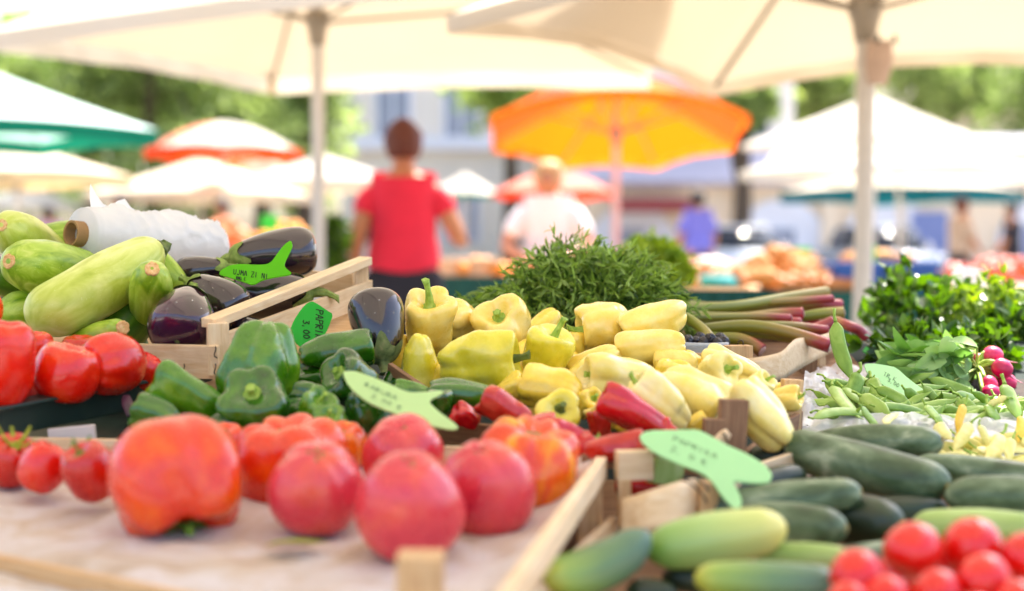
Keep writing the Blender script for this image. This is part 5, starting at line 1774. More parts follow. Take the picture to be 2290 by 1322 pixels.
def valance_mesh(corners, scoop, h, scallop=0, n=18, apex=None):
    vs, fs = [], []
    k = len(corners)
    cen = sum(corners, Vector()) / k
    for i in range(k):
        a, b_ = corners[i], corners[(i + 1) % k]
        for c in range(n):
            s = c / n
            e = a.lerp(b_, s) + Vector((0, 0, scoop * math.sin(math.pi * s)))
            if apex is not None:
                e = e.lerp(Vector((apex.x, apex.y, e.z)), .35 * scoop * math.sin(math.pi * s) / max(.3, (a - b_).length))
            hh = h * (1 + (.25 * abs(math.sin(math.pi * s * scallop)) if scallop else .04 * math.sin(9 * s)))
            out = (e - cen)
            out.z = 0
            w = out.normalized() * (.012 * math.sin(s * 23 + i))
            vs.append(e + out.normalized() * .004)
            vs.append(e + w + Vector((0, 0, -hh)))
    N_ = k * n
    for q in range(N_):
        r = (q + 1) % N_
        fs.append((2 * q, 2 * q + 1, 2 * r + 1, 2 * r))
    return mesh_from(vs, fs)


def parasol(label, corners, apex, pole_xy, mats, idx=(0,), val=.10, val_mat=None, pole_r=.026, pole_mat='pole_paint', hub_z=None, sag=.06, scoop=.03, bands=None, scallop=0, lean=(0, 0), ribs=True, group='market parasols', pole_bottom=0.0, rib_mat='hub_grey'):
    px, py = pole_xy
    e = empty('parasol', (px, py, pole_bottom), label, 'parasol', group)
    wpart('canopy', canopy_mesh(corners, apex, sag, scoop, idx, bands), [MATS[m] for m in mats], e, Matrix())
    if val:
        wpart('valance', valance_mesh(corners, scoop, val, scallop, apex=apex), MATS[val_mat or mats[0]], e, Matrix())
    hub_z = hub_z or apex.z - .45
    wpart('pole', tube([Vector((px + lean[0], py + lean[1], pole_bottom)), Vector((px, py, (pole_bottom + hub_z) / 2)), Vector((px, py, apex.z - .02))], pole_r, 14, 8), MATS[pole_mat], e, Matrix())
    if ribs:
        wpart('hub', tube([Vector((px, py, hub_z - .09)), Vector((px, py, hub_z - .03)), Vector((px, py, hub_z + .02)), Vector((px, py, hub_z + .06))], [pole_r * 1.1, pole_r * 1.4, pole_r * 1.9, pole_r * 1.7], 14, 9), MATS[rib_mat], e, Matrix())
        for c in corners:
            q = apex.lerp(c, .98) - Vector((0, 0, .025))
            wpart('rib', tube([apex - Vector((0, 0, .03)), apex.lerp(c, .5) - Vector((0, 0, .03 + sag * .3)), q], .009, 6, 7), MATS[rib_mat], e, Matrix())
            md = apex.lerp(c, .52) - Vector((0, 0, .04 + sag * .3))
            wpart('strut', tube([Vector((px, py, hub_z + .01)), Vector((px, py, hub_z + .01)).lerp(md, .5), md], .009, 6, 5), MATS[rib_mat], e, Matrix())
    wpart('foot', tube([Vector((px + lean[0], py + lean[1], pole_bottom)), Vector((px + lean[0], py + lean[1], pole_bottom + .08))], [.22, .18], 16, 4), MATS['hub_grey'], e, Matrix())
    return e


V = Vector
pa_ = parasol('cream parasol spread over the stall path, on the pole behind the aubergines', [P(-30, 72, 5.9), P(608, 178, 7.4), P(1450, 166, 7.25), V((.52, 4.42, 1.96))], V((-.83, 6.1, 2.52)), (-.83, 6.1), ['canvas_cream'], val=.075, val_mat='canvas_white', hub_z=1.98, pole_r=.028, sag=.05, scoop=.02, lean=(-.02, 0))
wpart('tie_strap', box_mesh(.035, .006, .20, .002), MATS['canvas_tan'], pa_, Matrix.Translation(P(608, 165, 7.36)))
bp = parasol('cream parasol on the pole with a folded canvas bag, over the rhubarb', [P(1000, 36, 4.15), P(1596, 186, 5.5), P(2520, 124, 5.0), V((1.55, 2.85, 1.78))], V((1.16, 4.7, 2.35)), (1.16, 4.7), ['canvas_cream'], val=.05, val_mat='canvas_cream', hub_z=1.80, pole_r=.031, sag=.04, scoop=.06, lean=(-.045, 0), pole_mat='pole_paint')
parasol('white parasol over the vegetable display, its edge crossing the upper corner', [V((-2.0, 4.32, 1.717)), V((.80, 3.64, 1.765)), V((.85, -.4, 2.0)), V((-2.2, -.3, 2.0))], V((-.9, 2.0, 2.5)), (-.95, 2.0), ['canvas_stall'], val=0, hub_z=2.2, sag=.04, scoop=.0)
# the canvas bag on the right pole
e = empty('canvas_bag', P(1955, 180, 4.62), 'small beige canvas bag clipped to the pole under the parasol', 'bag')
wpart('bag_body', tube([P(1968, 92, 4.62), P(1966, 140, 4.62), P(1962, 190, 4.62)], [.040, .044, .030], 16, 12, squash=.55, flat_dir=V((0, 1, 0))), plain('bag_canvas', '#b89f8e', .9, var=.1), e, Matrix())
for u in (1962, 2000):
    wpart('clip', tube([P(u, 96, 4.60), P(u + 2, 86, 4.60), P(u, 78, 4.60)], [.008, .006, .004], 8, 6), MATS['ink'], e, Matrix())


def ring(cu, d, v_rim, R_, n, rot=0.0, squash=1.0):
    c = P(cu, v_rim, d)
    return [c + V((R_ * math.cos(rot + 2 * math.pi * i / n), R_ * squash * math.sin(rot + 2 * math.pi * i / n), 0)) for i in range(n)], c


def far_parasol(label, cu, v_apex, v_rim, d, R_, mats, n=4, rot=0.0, tilt=0.0, **kw):
    cs, c = ring(cu, d, v_rim, R_, n, rot)
    ap = P(cu, v_apex, d)
    if tilt:
        cs = [V((p.x, c.y + (p.y - c.y) * math.cos(tilt), c.z - (p.y - c.y) * math.sin(tilt))) for p in cs]
    return parasol(label, cs, V((c.x, c.y, ap.z)), (c.x, c.y), mats, **kw)


far_parasol('green parasol with its canopy painted pale for sheen and a deep green valance at the photo edge', -40, 150, 292, 12, 1.48, ['canvas_green_sheen'], 4, 0.0, val=.13, val_mat='canvas_green', sag=.05, pole_r=.03)
far_parasol('red and white striped parasol beyond the green one', 500, 272, 338, 20, 1.08, ['canvas_white', 'canvas_pink'], 8, .2, idx=(0, 0, 1, 0, 1, 0, 0, 0), val=.11, val_mat='canvas_red', sag=-.08, pole_r=.025)
far_parasol('big orange and yellow parasol on a pinkish pole, above the fair haired woman', 1378, 184, 292, 12, 1.13, ['canvas_orange', 'canvas_red', 'canvas_yellow'], 8, .39, idx=(2, 2, 2, 1, 1, 0, 1, 1), tilt=.20, val=.07, val_mat='canvas_orange', sag=-.10, pole_r=.03, pole_mat='pole_pink')
far_parasol('small red and white parasol just behind the fair haired woman', 1240, 378, 432, 22, .98, ['canvas_pink', 'canvas_red'], 8, .2, val=.09, val_mat='canvas_red', sag=-.05, pole_r=.025)
far_parasol('white square parasol between the red shirted woman and the left pole', 722, 345, 408, 24, 1.46, ['canvas_white'], 4, .1, val=.16, val_mat='canvas_cream', sag=.03, pole_r=.025)
far_parasol('small white parasol to the side of the red shirt', 1040, 385, 436, 26, .80, ['canvas_white'], 4, .5, val=.06, val_mat='canvas_green', sag=.03, pole_r=.025)
far_parasol('wide white parasol standing left and right of the right hand pole', 1952, 212, 326, 14, 1.30, ['canvas_white'], 4, .05, val=.05, sag=.03, pole_r=.025)
far_parasol('white parasol with a grey valance below the wide white one', 2010, 300, 386, 20, 2.30, ['canvas_white'], 4, .12, val=.12, sag=.02, pole_r=.025)
far_parasol('cream parasol with a dark teal valance in front of the arches', 2020, 372, 428, 24, 2.05, ['canvas_cream'], 4, -.05, val=.20, val_mat='canvas_teal', sag=.03, pole_r=.03)
far_parasol('white parasol cut by the photo edge beyond the wide white one', 2400, 285, 345, 17, 1.1, ['canvas_white'], 4, .05, val=.09, sag=.03, pole_r=.025)
far_parasol('cream parasol with a tan edge under the green one', 40, 318, 392, 16, 1.25, ['canvas_cream'], 4, .25, val=.14, val_mat='canvas_tan', sag=.03, pole_r=.025)
far_parasol('long cream parasol behind the red and white one', 450, 352, 436, 22, 1.75, ['canvas_cream'], 4, .35, val=.12, val_mat='canvas_cream', sag=.03, pole_r=.025)
far_parasol('low white parasol far off at the photo edge, above the courgettes', 60, 415, 462, 28, 1.1, ['canvas_white'], 4, .2, val=.08, sag=.03, pole_r=.025)
far_parasol('plain white parasol half hidden behind the left pole', 600, 355, 402, 30, 1.6, ['canvas_white'], 4, .3, val=.10, sag=.03, pole_r=.025)

# ------------------------------------------------------------------ people
plain('skin', '#c98d6a', .55, var=.06, scale=9)
plain('skin_tan', '#b87a55', .55, var=.06, scale=9)
plain('hair_auburn', '#55200f', .6, var=.25, scale=60)
plain('hair_blond', '#b8966a', .6, var=.2, scale=60)
plain('hair_dark', '#2a1c18', .6, var=.2, scale=60)
plain('shirt_red', '#d81f3c', .85, var=.08, scale=8)
plain('shirt_white', '#ece4e2', .85, var=.05, scale=8)
plain('shirt_purple', '#7672c4', .85, var=.08, scale=8)
plain('shirt_beige', '#b99f88', .85, var=.08, scale=8)
plain('shirt_orange', '#c9674a', .85, var=.08, scale=8)
plain('shirt_lilac', '#b39ac0', .85, var=.08, scale=8)
plain('trousers', '#1c1a26', .85, var=.15, scale=8)
plain('eye', '#2c211c', .3)


def skinned(nodes, edges, root, sub=2):
    names = list(nodes)
    me = bpy.data.meshes.new('figure')
    me.from_pydata([nodes[k][0] for k in names], [(names.index(a), names.index(b)) for a, b in edges], [])
    ob = bpy.data.objects.new('figure_source', me)
    COL.objects.link(ob)
    md = ob.modifiers.new('s', 'SKIN')
    md.use_smooth_shade = True
    for i, k in enumerate(names):
        r = nodes[k][1]
        me.skin_vertices[0].data[i].radius = r if isinstance(r, tuple) else (r, r)
        me.skin_vertices[0].data[i].use_root = (k == root)
    sb = ob.modifiers.new('u', 'SUBSURF')
    sb.levels = sb.render_levels = sub
    dg = bpy.context.evaluated_depsgraph_get()
    out = bpy.data.meshes.new_from_object(ob.evaluated_get(dg))
    bpy.data.objects.remove(ob)
    out.materials.clear()
    out.polygons.foreach_set('use_smooth', [True] * len(out.polygons))
    return out


def person(loc, rz, H, label, arms, skin='skin', hair='hair_dark', shirt='shirt_red', fat=1.0, head_fwd=.02, head_drop=0.0, bun=False, fingers=True, sleeve=.45, lean=0.0, hair_style='short'):
    s = H / 1.66
    nd = {'pelvis': ((0, 0, .93), (.12 * fat, .09 * fat)), 'belly': ((0, .01 + lean * .3, 1.08), (.15 * fat, .125 * fat)), 'chest': ((0, .01 + lean * .7, 1.27), (.155 * fat, .115 * fat)),
          'neckbase': ((0, lean * .95, 1.405), .075), 'neck': ((0, head_fwd * .4 + lean, 1.455 - head_drop * .3), .052), 'jaw': ((0, head_fwd + .012 + lean, 1.52 - head_drop), (.066, .072)), 'brow': ((0, head_fwd + .008 + lean, 1.585 - head_drop), (.075, .088)), 'crown': ((0, head_fwd - .005 + lean, 1.635 - head_drop), (.058, .068)),
          'nose': ((0, head_fwd + .098 + lean, 1.545 - head_drop), .014)}
    ed = [('pelvis', 'belly'), ('belly', 'chest'), ('chest', 'neckbase'), ('neckbase', 'neck'), ('neck', 'jaw'), ('jaw', 'brow'), ('brow', 'crown'), ('brow', 'nose')]
    sh = {'chest': ((0, .01 + lean * .7, 1.27), (.160 * fat, .132 * fat)), 'belly': ((0, .01 + lean * .3, 1.07), (.172 * fat, .148 * fat)), 'hem': ((0, 0, .84), (.195 * fat, .165 * fat)), 'upper': ((0, lean * .9, 1.335), (.10, .085)), 'neckbase': ((0, lean * .95, 1.40), (.085, .075)), 'collar': ((0, lean * .95, 1.435), (.064, .062))}
    se = [('hem', 'belly'), ('belly', 'chest'), ('chest', 'upper'), ('upper', 'neckbase'), ('neckbase', 'collar')]
    for sd, nm in ((-1, 'l'), (1, 'r')):
        el, wr = arms[nm]
        shp = V((sd * .165 * (.8 + .2 * fat), lean * .85, 1.338))
        nd['sh' + nm] = (tuple(shp), .062)
        nd['el' + nm] = (el, .045 * (.6 + .4 * fat))
        nd['wr' + nm] = (wr, .028)
        ed += [('neckbase', 'sh' + nm), ('sh' + nm, 'el' + nm), ('el' + nm, 'wr' + nm)]
        w, e_ = V(wr), V(el)
        dr = (w - e_).normalized()
        pl = w + dr * .07
        nd['pa' + nm] = (tuple(pl), (.036, .018))
        ed.append(('wr' + nm, 'pa' + nm))
        if fingers:
            side = dr.cross(V((0, 0, 1)))
            if side.length < .2:
                side = V((0, 1, 0))
            side.normalize()
            cu = side.cross(dr).normalized() * -.012
            for f, (o_, ln) in enumerate(((-.027, .060), (-.009, .074), (.009, .070), (.027, .052))):
                a = pl + dr * .022 + side * o_
                b1 = a + dr * ln * .5 + cu
                c1 = b1 + dr * ln * .4 + cu * 2
                nd[f'f{f}a{nm}'] = (tuple(a), .0095)
                nd[f'f{f}b{nm}'] = (tuple(b1), .0088)
                nd[f'f{f}c{nm}'] = (tuple(c1), .0075)
                ed += [('pa' + nm, f'f{f}a{nm}'), (f'f{f}a{nm}', f'f{f}b{nm}'), (f'f{f}b{nm}', f'f{f}c{nm}')]
            tb_ = w + dr * .02 - side * .035 * sd
            nd['ta' + nm] = (tuple(tb_), .011)
            nd['tb' + nm] = (tuple(tb_ + dr * .04 - side * .015 * sd + cu), .009)
            ed += [('wr' + nm, 'ta' + nm), ('ta' + nm, 'tb' + nm)]
        mid = shp.lerp(e_, sleeve)
        sh['sh' + nm] = (tuple(shp + V((0, 0, -.01))), .074)
        sh['sl' + nm] = (tuple(shp.lerp(e_, sleeve * .5)), .070 * (.6 + .4 * fat))
        sh['sm' + nm] = (tuple(mid), .066 * (.6 + .4 * fat))
        se += [('upper', 'sh' + nm), ('sh' + nm, 'sl' + nm), ('sl' + nm, 'sm' + nm)]
        nd['hp' + nm] = ((sd * .085 * fat, 0, .84), .085 * fat)
        nd['kn' + nm] = ((sd * .085, .01, .48), .062)
        nd['an' + nm] = ((sd * .085, -.01, .09), .040)
        nd['to' + nm] = ((sd * .095, .13, .035), (.035, .030))
        ed += [('pelvis', 'hp' + nm), ('hp' + nm, 'kn' + nm), ('kn' + nm, 'an' + nm), ('an' + nm, 'to' + nm)]
    M = Matrix.Translation(loc) @ Matrix.Rotation(rz, 4, 'Z') @ Matrix.Scale(s, 4)
    e = empty('person', loc, label, 'person')
    wpart('body', skinned(nd, ed, 'pelvis'), MATS[skin], e, M)
    wpart('shirt', skinned(sh, se, 'chest'), MATS[shirt], e, M)
    tn = {'waist': ((0, 0, 1.0), (.175 * fat, .14 * fat)), 'seat': ((0, -.01, .86), (.19 * fat, .16 * fat))}
    te = [('waist', 'seat')]
    for sd, nm in ((-1, 'l'), (1, 'r')):
        tn['hp' + nm] = ((sd * .088 * fat, 0, .80), .122 * fat)
        tn['kn' + nm] = ((sd * .088, .01, .48), .083)
        tn['an' + nm] = ((sd * .088, -.005, .12), .068)
        te += [('seat', 'hp' + nm), ('hp' + nm, 'kn' + nm), ('kn' + nm, 'an' + nm)]
    wpart('trousers', skinned(tn, te, 'seat'), MATS['trousers'], e, M)
    hc = V((0, head_fwd - .012 + lean, 1.60 - head_drop))
    rows = []
    for r0, z0 in catmull([(0, .105), (.045, .10), (.080, .075), (.096, .03), (.094, -.025), (.080, -.075), (.060, -.085)], 16):
        ring_ = []
        for j in range(32):
            th = 2 * math.pi * j / 32
            fr = max(0, math.sin(th))          # the face side is cut back
            zz = z0 + (max(0, fr - .25) * .10 if z0 < .03 else 0)
            k = 1 + .10 * noise.noise(V((math.cos(th) * 2, math.sin(th) * 2, z0 * 20 + H * 9)))
            ring_.append((hc.x + r0 * k * 1.04 * math.cos(th), hc.y + r0 * k * 1.08 * math.sin(th) * (.86 if fr > 0 and z0 < .05 else 1), hc.z + zz))
        rows.append(ring_)
    v2, f2 = grid_lathe(rows)
    hr = wpart('hair', mesh_from(v2, f2), MATS[hair], e, M)
    if bun:
        t = tube([hc + V((0, -.02, .06)), hc + V((0, -.035, .095)), hc + V((0, -.04, .125))], [.06, .062, .02], 16, 10)
        bo = link('hair_bun', t, MATS[hair])
        bo.parent = hr
    for sd in (-1, 1):
        wpart('eye', capsule_mesh(.014, .016, 1, n=10, m=8), MATS['eye'], e, M @ Matrix.Translation((sd * .031, head_fwd + .088 + lean, 1.575 - head_drop)))
        wpart('ear', capsule_mesh(.055, .026, 2, n=12, m=10), MATS[skin], e, M @ Matrix.Translation((sd * .080, head_fwd + lean, 1.56 - head_drop)))
    return e


def ground(u, d):
    return V(((u - 1145) / FPX * d, d, 0))


person(ground(903, 7.2), .06, 1.62, 'woman with pinned auburn hair and a red shirt, seen from behind in the path', {'l': ((-.245, -.02, 1.10), (-.27, .06, .86)), 'r': ((.285, .0, 1.11), (.30, .24, 1.10))}, 'skin_tan', 'hair_auburn', 'shirt_red', 1.16, bun=True, sleeve=.52)
person(ground(1228, 9.0), math.pi - .1, 1.56, 'fair haired woman in a white blouse bending her head over the counter', {'l': ((-.29, .10, 1.10), (-.12, .33, 1.02)), 'r': ((.29, .10, 1.10), (.12, .33, 1.02))}, 'skin_tan', 'hair_blond', 'shirt_white', 1.12, head_fwd=.06, head_drop=.03, sleeve=.8, lean=.04)
person(ground(1560, 19), .3, 1.72, 'person in a purple shirt with dark hair walking far behind the tarragon', {'l': ((-.24, 0, 1.10), (-.24, .08, .86)), 'r': ((.24, 0, 1.10), (.24, .08, .86))}, 'skin_tan', 'hair_dark', 'shirt_purple', 1.3, fingers=False, sleeve=.9)
person(ground(2148, 19), -1.3, 1.62, 'person in a beige top with reddish hair, seen from the side by the blue door', {'l': ((-.23, .05, 1.10), (-.2, .2, .95)), 'r': ((.23, .05, 1.10), (.2, .2, .95))}, 'skin_tan', 'hair_auburn', 'shirt_beige', 1.1, fingers=False, sleeve=.9)
person(ground(500, 17), 2.6, 1.55, 'person in a brownish red top behind the far fruit stall', {'l': ((-.23, .05, 1.10), (-.2, .2, .95)), 'r': ((.23, .05, 1.10), (.2, .2, .95))}, 'skin_tan', 'hair_dark', 'shirt_orange', 1.1, fingers=False, sleeve=.9)
person(ground(272, 19), 2.0, 1.66, 'person in an orange top far behind the plastic roll', {'l': ((-.23, .05, 1.10), (-.2, .2, .95)), 'r': ((.23, .05, 1.10), (.2, .2, .95))}, 'skin_tan', 'hair_dark', 'shirt_orange', 1.1, fingers=False, sleeve=.9)
person(ground(112, 20), 1.0, 1.55, 'person in a lilac top far off under the low white parasol', {'l': ((-.23, .05, 1.10), (-.2, .2, .95)), 'r': ((.23, .05, 1.10), (.2, .2, .95))}, 'skin_tan', 'hair_dark', 'shirt_lilac', 1.3, fingers=False, sleeve=.9)
person(ground(2262, 21), 1.0, 1.62, 'person in dark clothes at the photo edge under the teal valance', {'l': ((-.23, .05, 1.10), (-.2, .2, .95)), 'r': ((.23, .05, 1.10), (.2, .2, .95))}, 'skin_tan', 'hair_dark', 'trousers', 1.1, fingers=False, sleeve=.9)

# ------------------------------------------------------------------ other stalls
plain('crate_blue', '#1c4f9a', .5, var=.1)
plain('onion', '#bd7636', .4, var=.25, scale=30)
plain('potato', '#bf8748', .7, var=.2, scale=30)
plain('peach', '#df8757', .6, var=.25, scale=25)
plain('orange_fruit', '#e8962e', .5, var=.15)
plain('apple_red', '#c0502e', .35, var=.3, scale=20)
plain('net_teal', '#2f9c9c', .7, var=.15)
plain('tag_plain_green', '#3fd335', .5, var=.05)
plain('price_card', '#f1eeea', .7, var=.03)


def stall(label, x0, x1, y0, y1, h, cloth='cloth_green', group='stalls across the path'):
    e = empty('market_stall', ((x0 + x1) / 2, (y0 + y1) / 2, 0), label, 'stall', group)
    wpart('table_top', box_mesh(x1 - x0, y1 - y0, .04, .006), MATS['wood_mid'], e, Matrix.Translation(((x0 + x1) / 2, (y0 + y1) / 2, h)))
    vs, fs = [], []
    n = 60
    for i in range(n):
        x = x0 - .02 + (x1 - x0 + .04) * i / (n - 1)
        w = .02 * math.sin(i * 1.3) + .012 * math.sin(i * .53 + 1)
        vs += [(x, y0 - .025, h + .024), (x, y0 - .03 + w * .4, h * .5), (x, y0 - .03 + w, .06)]
    for i in range(n - 1):
        k = 3 * i
        fs += [(k, k + 1, k + 4, k + 3), (k + 1, k + 2, k + 5, k + 4)]
    wpart('cloth', mesh_from(vs, fs), MATS[cloth], e, Matrix())
    for x in (x0 + .05, x1 - .05):
        for y in (y0 + .05, y1 - .05):
            wpart('leg', box_mesh(.05, .05, h - .03, .004), MATS['wood_mid'], e, Matrix.Translation((x, y, (h - .03) / 2)))
    return e


lump = {}
for nm_, sc in (('onion', (1, 1, .9)), ('potato', (1.25, .95, .85)), ('peach', (1, 1, .95)), ('orange_fruit', (1, 1, 1)), ('apple_red', (1, 1, .9))):
    me = tomato_mesh(2, 2, hash(nm_) % 97 if False else len(nm_) * 7, 3, .02, .06)
    for v in me.vertices:
        v.co.x *= sc[0]
        v.co.y *= sc[1]
        v.co.z *= sc[2]
    me.materials.append(MATS[nm_])
    lump[nm_] = me
rnd = random.Random(3)


def heap(kind, name, cat, label, group, x0, x1, y0, y1, z, h, n, r):
    first = None
    for i in range(n):
        x, y = rnd.uniform(x0, x1), rnd.uniform(y0, y1)
        fx, fy = (x - (x0 + x1) / 2) / ((x1 - x0) / 2), (y - (y0 + y1) / 2) / ((y1 - y0) / 2)
        zz = z + r * .8 + h * max(0, 1 - fx * fx * .8) * max(0, 1 - fy * fy * .8) * rnd.uniform(.55, 1)
        if first is None:
            o = link(name, lump[kind])
            tag(o, label, cat, group)
            first = o
        else:
            o = first.copy()
            COL.objects.link(o)
        o.matrix_world = Matrix.Translation((x, y, zz)) @ Matrix.Rotation(rnd.uniform(0, 6), 4, 'Z') @ Matrix.Rotation(rnd.uniform(-.6, .6), 4, 'X') @ Matrix.Scale(r * rnd.uniform(.85, 1.15), 4)


def plastic_crate(label, cx, cy, z, sx, sy, sz, m, group='plastic crates on the far stalls'):
    e = empty('plastic_crate', (cx, cy, z), label, 'crate', group)
    t = .018
    for nm_, dx, dy, dz, ox, oy, oz in (('side_wall', sx, t, sz, 0, -sy / 2, sz / 2), ('side_wall', sx, t, sz, 0, sy / 2, sz / 2), ('side_wall', t, sy - t, sz, -sx / 2, 0, sz / 2), ('side_wall', t, sy - t, sz, sx / 2, 0, sz / 2), ('floor', sx - t, sy - t, t, 0, 0, t), ('rim', sx + .03, .03, .03, 0, -sy / 2 - .012, sz - .01)):
        wpart(nm_, box_mesh(dx, dy, dz, .004), MATS[m], e, Matrix.Translation((cx + ox, cy + oy, z + oz)))
    return e


def card(u, v, d, w, h, label, m='tag_plain_green'):
    c = P(u, v, d)
    e = empty('price_card', c, label, 'price tag', 'price cards on the far stalls')
    wpart('card_face', box_mesh(w, .004, h, .001), MATS[m], e, Matrix.Translation(c))
    wpart('pick', box_mesh(.012, .006, .10, .001), MATS[m], e, Matrix.Translation(c - V((0, -.006, h / 2 + .045))))


stall('long stall under a dark green cloth with onions and potatoes, beyond the rhubarb', .72, 3.4, 6.6, 7.7, .81)
heap('potato', 'potato', 'potato', 'pale potato in the big brown heap on the green stall', 'potatoes heaped on the far green stall', 1.05, 1.58, 6.7, 7.3, .82, .17, 62, .036)
heap('onion', 'onion', 'onion', 'golden brown onion in the heap beyond the rhubarb', 'onions heaped on the far green stall', .78, 1.2, 6.65, 7.2, .82, .12, 52, .034)
heap('onion', 'onion', 'onion', 'onion heaped in front of the big brown heap', 'more onions on the far green stall', 1.2, 1.6, 6.62, 6.85, .82, .05, 26, .034)
heap('apple_red', 'apple', 'apple', 'reddish apple on the green stall behind the mint', 'apples behind the herbs', 2.15, 2.9, 6.9, 7.5, .84, .10, 46, .038)
heap('potato', 'potato', 'potato', 'potato in the open blue crate', 'potatoes in the blue crates', 1.62, 1.95, 6.75, 7.1, .93, .04, 16, .036)
plastic_crate('blue plastic crate on the green stall, left of the white pole', 1.62, 6.82, .82, .22, .34, .14, 'crate_blue')
plastic_crate('blue plastic crate on the green stall, behind the white pole and basil', 1.88, 6.86, .82, .24, .34, .14, 'crate_blue')
o = link('net_bag', tomato_mesh(.20, .12, 77, 5, .03, .12), MATS['net_teal'], M=Matrix.Translation(P(1612, 640, 6.75)))
tag(o, 'small teal net bag at the front of the onion stall', 'net bag')
o = link('plastic_bag', tomato_mesh(.17, .12, 78, 6, .08, .25), MATS['film_white'], M=Matrix.Translation(P(1580, 600, 7.0)))
tag(o, 'crumpled white plastic bag lying on the onions', 'bag')
o = link('plastic_bag', tomato_mesh(.16, .13, 79, 6, .08, .25), MATS['price_card'], M=Matrix.Translation(P(1738, 582, 7.3)))
tag(o, 'small cream bag behind the big potato heap', 'bag')
card(1793, 572, 7.0, .09, .08, 'green price card above the potato heap')
card(1938, 580, 6.8, .09, .13, 'green price card beside the white pole')

stall('small cloth covered table carrying the blurred parsley bunch', .12, .56, 3.08, 3.5, .925)
stall('stall counter with fruit where the two women meet', -1.05, .72, 8.2, 8.75, .84)
heap('orange_fruit', 'orange', 'orange', 'orange lying on the counter by the red shirted woman', 'oranges on the counter', -.42, -.05, 8.25, 8.6, .86, .06, 26, .038)
heap('peach', 'peach', 'peach', 'peach lying on the counter before the fair haired woman', 'peaches on the counter', .0, .5, 8.25, 8.6, .86, .05, 22, .036)
plastic_crate('pale crate on the counter beside the red shirted woman', -.25, 8.45, .86, .34, .3, .10, 'wood')
stall('fruit stall under a green cloth beyond the plastic roll', -2.75, -1.25, 9.2, 10.3, .98)
heap('peach', 'peach', 'peach', 'peach in the rosy heap beyond the plastic roll', 'peaches on the far fruit stall', -2.15, -1.75, 9.3, 9.9, 1.0, .18, 48, .038)
heap('orange_fruit', 'orange', 'orange', 'orange in the heap behind the round aubergine', 'oranges on the far fruit stall', -1.75, -1.35, 9.3, 9.9, 1.0, .16, 46, .038)
heap('apple_red', 'apple', 'apple', 'red apple at the far end of the fruit stall', 'apples on the far fruit stall', -2.6, -2.2, 9.3, 9.9, 1.0, .12, 36, .038)
card(603, 498, 9.25, .11, .10, 'green price card on the far fruit stall, above the aubergine')
stall('far stall under the low parasols', -9.2, -4.2, 18.0, 19.0, .9, 'cloth_green')
heap('apple_red', 'apple', 'apple', 'red fruit on the distant stall under the low parasols', 'fruit on the distant stall', -8.5, -4.5, 18.05, 18.6, .92, .12, 60, .06)

rnd = random.Random(8)
leafy('herb_bush', 'dark green potted herb bush beside the left pole', P(738, 545, 7.0), .085, .09, .13, 220, .06, .03, MATS['basil_dark'], None, rnd)

# ------------------------------------------------------------------ buildings
plain('plaster_lavender', '#eee2d4', .9, var=.05, scale=.6)
plain('plaster_beige', '#f2dcc0', .9, var=.05, scale=.6)
plain('plaster_white', '#ecebf2', .9, var=.04, scale=.6)
plain('roof_grey', '#aaa6b2', .8, var=.12, scale=3)
plain('roof_brown', '#8a7a74', .8, var=.15, scale=3)
plain('car_glass', '#23272e', .1, var=.1)
plain('dark_glass', '#989cac', .15, var=.2, scale=2)
plain('shutter_blue', '#7c88b8', .7, var=.06)
plain('shutter_green', '#2c3c3c', .7, var=.1)
plain('awning_red', '#8e3a3c', .85, var=.1)


def bx(name, parent, cx, cy, cz, sx, sy, sz, m, bev=.02):
    return wpart(name, box_mesh(sx, sy, sz, bev), MATS[m], parent, Matrix.Translation((cx, cy, cz)))


def window(parent, cx, cy, cz, w, h, frame_m='plaster_white', pane='dark_glass', shutters=None):
    f = bx('window', parent, cx, cy - .03, cz, w + .24, .10, h + .24, frame_m)
    for nm_, m_, dx, ww, hh, dy in (('pane', pane, 0, w, h, -.07), ('mullion', frame_m, 0, .07, h, -.10)):
        q = link(nm_, box_mesh(ww, .05, hh, .005), MATS[m_])
        q.parent = f
        q.matrix_local = Matrix.Translation((dx, dy, 0))
    if shutters:
        for sd in (-1, 1):
            bx('shutter', parent, cx + sd * (w * .5 + .12 + w * .27), cy - .08, cz, w * .5, .06, h + .1, shutters)


h1 = empty('house', (1.5, 44, 0), 'tall pale lavender house with dark windows behind the orange parasol', 'house')
bx('wall', h1, 1.6, 44, 5.5, 13.0, 6, 11.0, 'plaster_lavender')
for k in range(6):
    for r in range(3):
        window(h1, -3.4 + k * 1.95, 41.0, 1.9 + r * 3.0, .85, 1.5, shutters='shutter_green' if (k + r) % 3 == 0 else None)
bx('cornice', h1, 1.6, 40.85, 3.9, 13.2, .3, .35, 'plaster_white')
bx('roof', h1, 1.6, 44, 11.2, 13.8, 7, .5, 'roof_grey')
h2 = empty('arcade', (9.5, 38, 0), 'low beige building with white rimmed arches and a grey roof', 'building')
bx('wall', h2, 10.0, 40, 1.35, 17.4, 4, 2.7, 'plaster_beige')
vs = [(1.1, 37.6, 2.72), (19, 37.6, 2.72), (19, 40.2, 4.1), (1.1, 40.2, 4.1), (1.1, 42.4, 2.72), (19, 42.4, 2.72)]
vs += [(x, y, z - .14) for x, y, z in vs]
wpart('roof', mesh_from(vs, [(0, 1, 2, 3), (3, 2, 5, 4), (6, 9, 8, 7), (9, 10, 11, 8), (0, 3, 9, 6), (3, 4, 10, 9), (1, 7, 8, 2), (2, 8, 11, 5), (0, 6, 7, 1), (4, 5, 11, 10)], False), MATS['roof_grey'], h2, Matrix())
